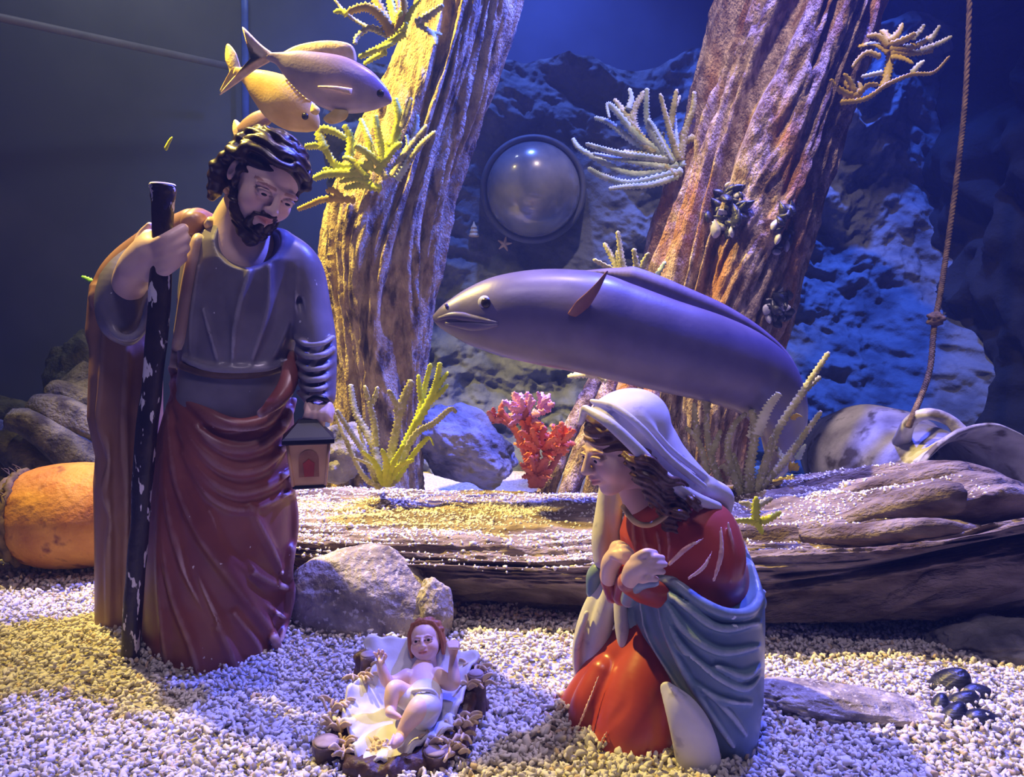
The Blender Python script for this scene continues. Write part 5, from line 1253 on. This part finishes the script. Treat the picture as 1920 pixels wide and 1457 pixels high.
plant('amber fan-shaped plant reaching out from the upper right side of the right trunk', (1280, 466), 1.82, [
    ([(1275, 468), (1390, 450), (1490, 385), (1600, 340), (1700, 330), (1775, 255)], 7, 'amber'), ([(1470, 400), (1500, 290), (1490, 180)], 12, 'amber'),
    ([(1495, 240), (1430, 200), (1355, 212)], 10, 'amber'), ([(1495, 215), (1450, 165), (1395, 165)], 10, 'amber'), ([(1495, 195), (1480, 150), (1455, 140)], 10, 'amber'), ([(1495, 190), (1540, 150), (1560, 105)], 10, 'amber'), ([(1500, 210), (1590, 170), (1620, 150)], 10, 'amber'),
    ([(1500, 225), (1610, 210), (1720, 150)], 10, 'amber'), ([(1505, 240), (1620, 240), (1700, 230)], 10, 'amber'), ([(1505, 255), (1560, 265), (1610, 290)], 9, 'amber'), ([(1640, 230), (1720, 200), (1785, 165)], 8, 'olive'), ([(1600, 180), (1640, 140), (1660, 110)], 8, 'olive'), ([(1680, 190), (1710, 150), (1730, 115)], 8, 'olive'),
    ([(1460, 260), (1400, 240), (1350, 280), (1330, 310)], 8, 'amber'), ([(1350, 440), (1290, 370), (1200, 340)], 10, 'amber'), ([(1340, 420), (1320, 370), (1290, 335)], 9, 'amber'), ([(1360, 430), (1400, 390), (1450, 385)], 9, 'amber'), ([(1350, 440), (1370, 400), (1355, 370)], 9, 'amber'), ([(1330, 440), (1260, 400), (1230, 360)], 9, 'amber'),
    ([(1600, 335), (1630, 300), (1660, 275)], 8, 'pale'), ([(1470, 330), (1420, 340), (1370, 350)], 7, 'pale')], zoom=z8, bv=RTB)
zi = (1260, 640, 3.834)
plant('tall olive and cream plant rising behind the kneeling figurine on the log', (560, 1110), 1.45, [
    ([(500, 1110), (430, 920), (400, 740), (450, 600), (535, 515)], 13, 'olive'), ([(555, 1100), (560, 900), (598, 660), (570, 490)], 16, 'olive'), ([(605, 680), (690, 480), (775, 370)], 18, 'pale'), ([(570, 700), (590, 580), (572, 485)], 13, 'pale'),
    ([(600, 1090), (680, 860), (760, 640), (900, 420), (1020, 240), (1130, 75)], 12, 'olive'), ([(860, 480), (960, 350), (1070, 252)], 10, 'olive'), ([(630, 1060), (800, 870), (930, 700), (1075, 500)], 12, 'olive'), ([(640, 1000), (690, 800), (720, 680)], 11, 'olive'),
    ([(560, 1110), (490, 980), (440, 800)], 10, 'olive'), ([(420, 960), (370, 900), (330, 915)], 10, 'olive'), ([(800, 860), (770, 800), (745, 750)], 9, 'olive'), ([(840, 900), (880, 900), (905, 930)], 14, 'amber'), ([(860, 560), (900, 530), (935, 540)], 8, 'amber'),
    ([(345, 1020), (280, 820), (250, 580), (290, 225)], 12, 'olive'), ([(255, 500), (230, 400), (200, 270)], 11, 'olive'), ([(280, 820), (320, 720), (352, 635)], 10, 'olive'), ([(260, 960), (190, 720), (95, 615)], 10, 'olive'), ([(185, 680), (165, 560), (160, 440)], 10, 'olive'), ([(900, 850), (930, 790), (960, 740)], 12, 'blue')], zoom=zi)
plant('small star-shaped yellow-green sprig lying on the log behind the red shoulder', (600, 1300), 1.19, [
    ([(600, 1295), (602, 1210), (605, 1115)], 13, 'yellow'), ([(600, 1300), (520, 1290), (435, 1292)], 11, 'yellow'), ([(600, 1300), (690, 1280), (785, 1225)], 12, 'yellow'), ([(600, 1300), (630, 1340), (652, 1390)], 10, 'yellow'), ([(605, 1190), (670, 1150), (725, 1130)], 11, 'olive'), ([(600, 1200), (550, 1170), (480, 1160)], 10, 'olive')], zoom=zi)
plant('tiny green leaf pair showing behind the left shoulder of the bearded figurine', (430, 70), 1.21, [([(500, 110), (420, 70), (360, 42)], 8, 'green'), ([(500, 110), (445, 66), (432, 30)], 8, 'green'), ([(505, 112), (440, 78), (400, 60)], 6, 'green')], zoom=(0, 500, 2.35))
plant('small pale sprig at the root tops under the eel', (1135, 705), 1.74, [([(1140, 712), (1105, 702), (1064, 706)], 12, 'pale'), ([(1135, 712), (1110, 695), (1090, 694)], 9, 'olive')])
# coral bush
cb = thing('plastic_coral', 'feathery orange and pink coral bush behind the log, left of the veiled head', 'coral', P(1005, 912, 1.66))
r5 = random.Random(11)
for pts, w, m in (([(1000, 915), (985, 850), (960, 800), (920, 780)], 12, 'redbrown'), ([(1005, 915), (1000, 840), (985, 790), (990, 750)], 12, 'redbrown'), ([(1012, 915), (1025, 860), (1045, 830)], 11, 'redbrown'), ([(1010, 915), (1050, 850), (1070, 800)], 10, 'redbrown'), ([(965, 800), (940, 770), (944, 755)], 9, 'redbrown')):
    frond(cb, pts, w, m, 1.66, 0.6, 0.2, 'stem')
for cx, cy, rad, n, m in ((985, 768, 46, 30, 'pink'), (1010, 758, 30, 14, 'pink'), (1015, 835, 52, 44, 'orange'), (1050, 820, 34, 18, 'orange'), (1005, 880, 36, 22, 'redbrown'), (930, 778, 18, 8, 'redbrown'), (990, 800, 26, 10, 'orange')):
    for q in range(n):
        a = r5.uniform(-2.6, 2.6); L = rad * r5.uniform(0.55, 1.05); dd = r5.uniform(-0.05, 0.04)
        x1 = cx + L * math.sin(a); y1 = cy - L * math.cos(a) * 0.85
        x0 = cx + 0.15 * (x1 - cx); y0 = cy + 14 + 0.2 * (y1 - cy)
        frond(cb, [(x0, y0, 0), ((x0 + x1) / 2 + r5.uniform(-4, 4), (y0 + y1) / 2 - 3, dd * 0.6), (x1, y1, dd)], r5.uniform(6, 9), m, 1.66, 0.9, 0.45, 'frond', 0.3)

# ---- mussels
M_mus = pmat('dark mussel shell', srgb(26, 28, 38), srgb(52, 54, 66), 60, 0.35, 0.3, 140, stretch=(1, 1, 3), speck=srgb(150, 146, 156), sscale=90, slo=0.66, shi=0.72)
M_mus2 = pmat('pale mussel shell', srgb(150, 150, 168), srgb(190, 188, 200), 60, 0.45, 0.3, 140)
def mussel_mesh():
    V, Fc = ICO[2]; V = V.copy()
    t = (V[:, 2] + 1) / 2
    V[:, 0] *= 0.52 * (0.25 + 0.95 * np.sin(np.pi * np.clip(t * 0.75 + 0.22, 0, 1))); V[:, 1] *= 0.36 * (0.25 + 0.9 * np.sin(np.pi * np.clip(t * 0.75 + 0.22, 0, 1)))
    V[:, 0] += 0.16 * (1 - V[:, 2] ** 2); V[:, 1] *= 1 - 0.25 * (np.abs(V[:, 1]) < 0.05)
    return V, Fc
MUS = mussel_mesh()
def cluster(label, bv, cx, cy, rx, ry, n, size, seed, tilt=0):
    r = random.Random(seed); c = hit(bv, cx, cy, 1.8)
    root = thing('mussel_cluster', label, 'mussels', c)
    for q in range(n):
        a = r.uniform(0, 6.28); d = math.sqrt(r.random())
        x = cx + rx * d * math.cos(a) + tilt * d * math.sin(a); y = cy + ry * d * math.sin(a)
        p = hit(bv, x, y, 1.8) + np.array([0, -0.006 - 0.010 * (1 - d), 0])
        R = rotm(r.uniform(10, 70), r.uniform(-60, 60), r.uniform(-180, 180))
        mesh_obj('shell', (MUS[0] * size * r.uniform(0.7, 1.2)) @ R.T + p, MUS[1], M_mus if r.random() < 0.8 else M_mus2, root)
cluster('cluster of dark mussels on the middle of the right trunk', RTB, 1364, 396, 36, 52, 34, 0.020, 5, -14)
cluster('sparser mussels in a groove near the right edge of the right trunk', RTB, 1466, 430, 22, 44, 16, 0.017, 6, -10)
cluster('mussels at the foot of the right trunk just above the eel back', RTB, 1456, 575, 30, 34, 24, 0.018, 9)
OV = ICO[3][0] * np.array([0.62, 0.72, 1.0]); OV = OV * np.stack([1 - 0.22 * OV[:, 2], 1 - 0.22 * OV[:, 2], np.ones(len(OV))], 1) * (1 - 0.07 * np.exp(-(OV[:, 1:2] / 0.05) ** 2))   # ovoid, grooved where the valves meet
for i, (x, y, l, ang, lab) in enumerate(((1780, 1290, 0.032, 25, 'large dark mussel standing highest in the pile at the right gravel'), (1830, 1306, 0.022, 60, 'rounded dark mussel at the right end of the mussel pile'), (1806, 1322, 0.022, 30, 'mussel wedged in the centre of the mussel pile'),
                                          (1842, 1358, 0.025, 75, 'lowest dark mussel at the right of the pile on the gravel'), (1788, 1350, 0.024, 20, 'dusty dark mussel at the lower left of the mussel pile'), (1762, 1330, 0.020, 10, 'small grit-covered mussel at the left edge of the mussel pile'))):
    p = P(x, y, (0.47 - 0.017) / ((y - 600) / 1500.0)); R = rotm(18, ang, 30 + 25 * i)
    o = mesh_obj('mussel', (OV * l) @ R.T + p, ICO[3][1], M_mus); tag(o, lab, 'mussel', 'pile of dark mussels on the gravel')

# ---- eel
M_eel = pmat('grey eel skin', srgb(94, 92, 118), srgb(112, 110, 136), 14, 0.40, 0.06, 120, attr=True, coat=0.2)
M_eelfin = pmat('dark eel fin', srgb(84, 74, 110), srgb(104, 94, 130), 30, 0.5, 0.1, 80)
M_eeleye = pmat('violet grey eye ring', srgb(150, 150, 186), None, 10, 0.25)
M_pect = pmat('brown pectoral fin', srgb(104, 66, 72), srgb(122, 82, 86), 30, 0.5)
Ye = 1.45
er = [(812, 596, -.02, 5), (826, 596, -.02, 20), (848, 595, -.02, 35), (880, 594, -.015, 54), (940, 592, -.01, 76), (1020, 595, 0, 90), (1100, 605, 0, 95), (1160, 622, 0, 92), (1240, 646, 0, 87), (1330, 671, .01, 82), (1395, 696, .03, 76), (1440, 728, .07, 70), (1466, 775, .12, 60), (1470, 830, .16, 48), (1458, 878, .19, 34), (1430, 900, .21, 18), (1405, 900, .215, 5)]
C = catmull(np.array([list(P(x, y, Ye + d)) + [S(r, Ye + d)] for x, y, d, r in er]), 150)
C[:, 3] = np.maximum(C[:, 3], 0.003)
wd = np.interp(np.linspace(0, 1, 150), [0, 0.15, 0.35, 0.8, 1], [0.9, 0.75, 0.74, 0.62, 0.3])
V, Fc = loft(C[:, :3], C[:, 3], C[:, 3] * wd, 48, up=(0, 0, 1))
ee = thing('eel', 'large violet-grey conger eel swimming between the trunks with its head to the left', 'eel', P(1150, 700, Ye))
T, A, B = frames(C[:, :3], (0, 0, 1))
upv = np.vstack([np.repeat(A, 48, 0), A[:1], A[-1:]]); cen = np.vstack([np.repeat(C[:, :3], 48, 0), C[:1, :3], C[-1:, :3]]); rad = np.concatenate([np.repeat(C[:, 3], 48), [1, 1]])
ht = ((V - cen) * upv).sum(1) / rad
pal = np.clip((ht + 0.75) / 0.8, 0, 1)
colr = (1 - pal[:, None]) * np.array([1.15, 1.06, 1.0]) + pal[:, None] * np.array([0.62, 0.56, 0.80])
eb = mesh_obj('body', V, Fc, M_eel, ee, col=colr)
EB = bvh_of(eb)
def on_eel(px, py, out=0.0): 
    h = hit(EB, px, py, Ye - 0.05); d = CAM - h; return h + d / np.linalg.norm(d) * out
# dorsal fin: a thin tapering ribbon along the back
i0, i1 = 52, 146
top = C[i0:i1, :3] + A[i0:i1] * (C[i0:i1, 3] * 0.97)[:, None]
hgt = S(1, Ye) * (24 + 12 * np.sin(np.linspace(0, 9, i1 - i0))) * np.clip(np.linspace(0, 8, i1 - i0), 0.15, 1)
edge = top + A[i0:i1] * hgt[:, None] + np.array([0, 0.01, 0]); m = len(top); th_ = B[i0:i1] * 0.0022
V = np.vstack([top - th_, edge - th_ * 0.4, edge + th_ * 0.4, top + th_])
Fc = [(k * m + i, k * m + i + 1, (k + 1) % 4 * m + i + 1, (k + 1) % 4 * m + i) for k in range(4) for i in range(m - 1)]
mesh_obj('dorsal_fin', V, Fc, M_eelfin, ee)
# pectoral fin
pb = on_eel(1078, 590, -0.004)
W = catmull([pb, on_eel(1096, 566, 0.016), P(1118, 540, pb[1] - 0.035), P(1139, 508, pb[1] - 0.04)], 20)
V, Fc = loft(W, np.interp(np.linspace(0, 1, 20), [0, 0.3, 1], [S(18, Ye), S(20, Ye), S(2, Ye)]), np.linspace(0.006, 0.001, 20), 10, up=(1, 0, 0.6)); mesh_obj('pectoral_fin', V, Fc, M_pect, ee)
e = on_eel(909, 568, -0.006)
V, Fc = ellipsoid(e, (0.0125, 0.010, 0.013), None, 3); eo = mesh_obj('eye', V, Fc, M_eeleye, ee)
V, Fc = ellipsoid(on_eel(911, 568, 0.002), (0.0085, 0.005, 0.009), None, 3); sub(eo, 'pupil', V, Fc, M_iris)
W = catmull([on_eel(822, 598, 0.0), on_eel(850, 592, 0.001), on_eel(890, 598, 0.001), on_eel(934, 606, 0.0)], 24); V, Fc = loft(W, np.interp(np.linspace(0, 1, 24), [0, .5, 1], [0.004, 0.008, 0.003]), 0.004, 8); mesh_obj('upper_lip', V, Fc, M_eel, ee, col=(0.66, 0.6, 0.82))
W = catmull([on_eel(836, 606, 0.0), on_eel(868, 610, 0.0015), on_eel(905, 612, 0.0015), on_eel(934, 609, 0.0)], 24); V, Fc = loft(W, np.interp(np.linspace(0, 1, 24), [0, .5, 1], [0.003, 0.009, 0.003]), 0.005, 8); mesh_obj('lower_lip', V, Fc, M_eel, ee, col=(0.95, 0.86, 0.96))
V, Fc = loft(catmull([on_eel(838, 576, 0.0), on_eel(836, 570, 0.006)], 5), 0.003, 0.003, 8, up=(1, 0, 0)); mesh_obj('nostril', V, Fc, M_eelfin, ee)

# ---- fish
M_fv = pmat('silver violet fish', srgb(150, 140, 150), srgb(176, 166, 172), 20, 0.32, 0.1, 220, attr=True, coat=0.3)
M_fy = pmat('yellow silver fish', srgb(196, 170, 96), srgb(216, 196, 136), 20, 0.35, 0.1, 220, attr=True, coat=0.3)
M_fb = pmat('brown fish', srgb(120, 90, 76), srgb(140, 110, 96), 20, 0.4, 0.1, 200, attr=True)
M_fin = pmat('pale fish fin', srgb(206, 176, 140), srgb(224, 200, 166), 60, 0.5, 0.2, 200)
M_finy = pmat('yellow fish fin', srgb(220, 190, 90), srgb(232, 210, 130), 60, 0.5, 0.2, 200)
def flat_fin(root, name, pts, Y, mat, dy=0.0, thick=0.0022):
    """thin fin: rounded plate with real thickness, bowed a little"""
    Q = catmull([(p[0], p[1]) for p in pts] + [pts[0][:2]], 5 * len(pts))[:-1]
    c = Q.mean(0); n = len(Q)
    W = []
    for k, (s, o) in enumerate(((1.0, 0.0), (0.9, thick), (0.9, -thick))):
        for q in Q:
            g = c + (q - c) * s; W.append(P(g[0], g[1], Y + dy) + np.array([0, o, 0]))
    W = np.array(W); W = np.vstack([W, P(c[0], c[1], Y + dy) + np.array([0, thick, 0]), P(c[0], c[1], Y + dy) - np.array([0, thick, 0])])
    Fc = []
    for i in range(n):
        j = (i + 1) % n
        Fc += [(i, j, n + j, n + i), (j, i, 2 * n + i, 2 * n + j), (n + i, n + j, 3 * n), (2 * n + j, 2 * n + i, 3 * n + 1)]
    return mesh_obj(name, W, Fc, mat, root)
def fish(label, Y, rows, mat, back, belly, wide=0.42, yaw=0.0):
    n = 60
    x0 = rows[0][0]
    R = np.array([list(P(x, y, Y + yaw * (x - x0) / 200.0)) + [S(r, Y)] for x, y, r in rows])
    C = catmull(R, n); C[:, 3] = np.maximum(C[:, 3], 0.002)
    V, Fc = loft(C[:, :3], C[:, 3], C[:, 3] * wide, 28, up=(0.4, 0, 1))
    T, A, B = frames(C[:, :3], (0.4, 0, 1))
    upv = np.vstack([np.repeat(A, 28, 0), A[:1], A[-1:]]); cen = np.vstack([np.repeat(C[:, :3], 28, 0), C[:1, :3], C[-1:, :3]]); rad = np.concatenate([np.repeat(C[:, 3], 28), [1, 1]])
    k = np.clip(((V - cen) * upv).sum(1) / rad + 0.55, 0, 1)[:, None]
    root = thing('fish', label, 'fish', C[:, :3].mean(0), 'silvery fish above the bearded figurine')
    b = mesh_obj('body', V, Fc, mat, root, col=k * np.array(back) + (1 - k) * np.array(belly))
    return root, bvh_of(b)
f1, b1 = fish('silver fish with violet back swimming nearest the left trunk', 1.52, [(500, 106, 7), (522, 110, 12), (550, 122, 28), (590, 141, 43), (635, 158, 50), (680, 171, 41), (712, 182, 24), (728, 189, 10), (733, 192, 3)], M_fv, (0.55, 0.46, 0.85), (1.2, 1.15, 1.0))
flat_fin(f1, 'tail_fin', [(512, 100), (488, 82), (455, 50), (462, 72), (474, 104), (412, 176), (440, 160), (478, 132), (512, 112)], 1.52, M_fin)
flat_fin(f1, 'dorsal_fin', [(530, 98), (560, 84), (610, 76), (655, 82), (668, 104), (660, 122), (600, 108)], 1.52, M_fin, 0.004)
flat_fin(f1, 'pelvic_fin', [(628, 204), (606, 222), (622, 233), (648, 224), (652, 208)], 1.52, M_finy, -0.01)
h = hit(b1, 640, 170, 1.5); V, Fc = loft(catmull([h + np.array([0.02, -0.004, -0.003]), h + np.array([-0.01, -0.012, 0.001]), h + np.array([-0.04, -0.01, 0.004])], 12), np.linspace(0.006, 0.002, 12), 0.0015, 8, up=(0, 0, 1)); mesh_obj('pectoral_fin', V, Fc, M_fin, f1)
h = hit(b1, 713, 175, 1.5); V, Fc = ellipsoid(h, (0.007, 0.004, 0.007), None, 2); mesh_obj('eye', V, Fc, M_iris, f1)
f2, b2 = fish('yellowish fish behind the violet one, heading down to the right', 1.66, [(440, 132, 8), (462, 142, 14), (490, 160, 30), (525, 185, 43), (560, 212, 38), (585, 232, 20), (596, 242, 5)], M_fy, (1.0, 0.9, 0.75), (1.15, 1.05, 0.75))
flat_fin(f2, 'tail_fin', [(452, 128), (442, 98), (426, 82), (422, 110), (430, 138), (412, 172), (436, 158), (456, 144)], 1.66, M_finy)
h = hit(b2, 572, 218, 1.6); V, Fc = ellipsoid(h, (0.007, 0.004, 0.007), None, 2); mesh_obj('eye', V, Fc, M_iris, f2)
for q in range(8):   # the ray-like stripes on its flank
    a_ = hit(b2, 536 + q * 5.2, 151 + q * 5.0, 1.6); c_ = hit(b2, 552 + q * 4.6, 150 + q * 5.6, 1.6)
    V, Fc = loft(catmull([a_ + np.array([0, -0.002, 0]), c_ + np.array([0, -0.002, 0])], 4), 0.0022, 0.0012, 6); mesh_obj('stripe', V, Fc, M_finy, f2)
flat_fin(f2, 'pectoral_fin', [(585, 192), (600, 205), (594, 216), (582, 210)], 1.62, M_finy, 0.0)
f3, b3 = fish('small brown fish half hidden behind the head of the bearded figurine', 1.80, [(446, 244, 6), (462, 238, 14), (485, 226, 17), (505, 216, 12), (514, 210, 3)], M_fb, (1, 1, 1), (1.2, 1.2, 1.2))
flat_fin(f3, 'tail_fin', [(456, 236), (440, 224), (436, 244), (444, 262), (456, 250)], 1.80, M_fin)
# drifting scraps of leaf
sc = thing('leaf_scrap', 'tiny yellow leaf scrap drifting in the dark water at the left', 'leaf', P(316, 268, 1.6))
frond(sc, [(310, 281), (316, 268), (323, 257)], 7, 'yellow', 1.6, 0.5, 0.1, 'leaf')

# ------------------------------------------------------------------ the water's blue haze
hm = bpy.data.materials.new('water haze'); hm.use_nodes = True
nt = hm.node_tree; nt.nodes.clear()
vo = nt.nodes.new('ShaderNodeVolumeScatter'); vo.inputs['Color'].default_value = (0.35, 0.48, 0.9, 1); vo.inputs['Density'].default_value = 0.022; vo.inputs['Anisotropy'].default_value = 0.2
oo = nt.nodes.new('ShaderNodeOutputMaterial'); nt.links.new(vo.outputs[0], oo.inputs['Volume'])
V = [(x, y, z) for x in (-3.2, 3.0) for y in (-0.6, 3.6) for z in (-0.3, 2.0)]
o = mesh_obj('water', V, [(0, 1, 3, 2), (4, 6, 7, 5), (0, 4, 5, 1), (2, 3, 7, 6), (0, 2, 6, 4), (1, 5, 7, 3)], hm, smooth=False, kind='structure', origin=(0, 1.5, 0))
# ------------------------------------------------------------------ tidy
for o in bpy.data.objects:
    if '_o' in o.keys(): del o['_o']
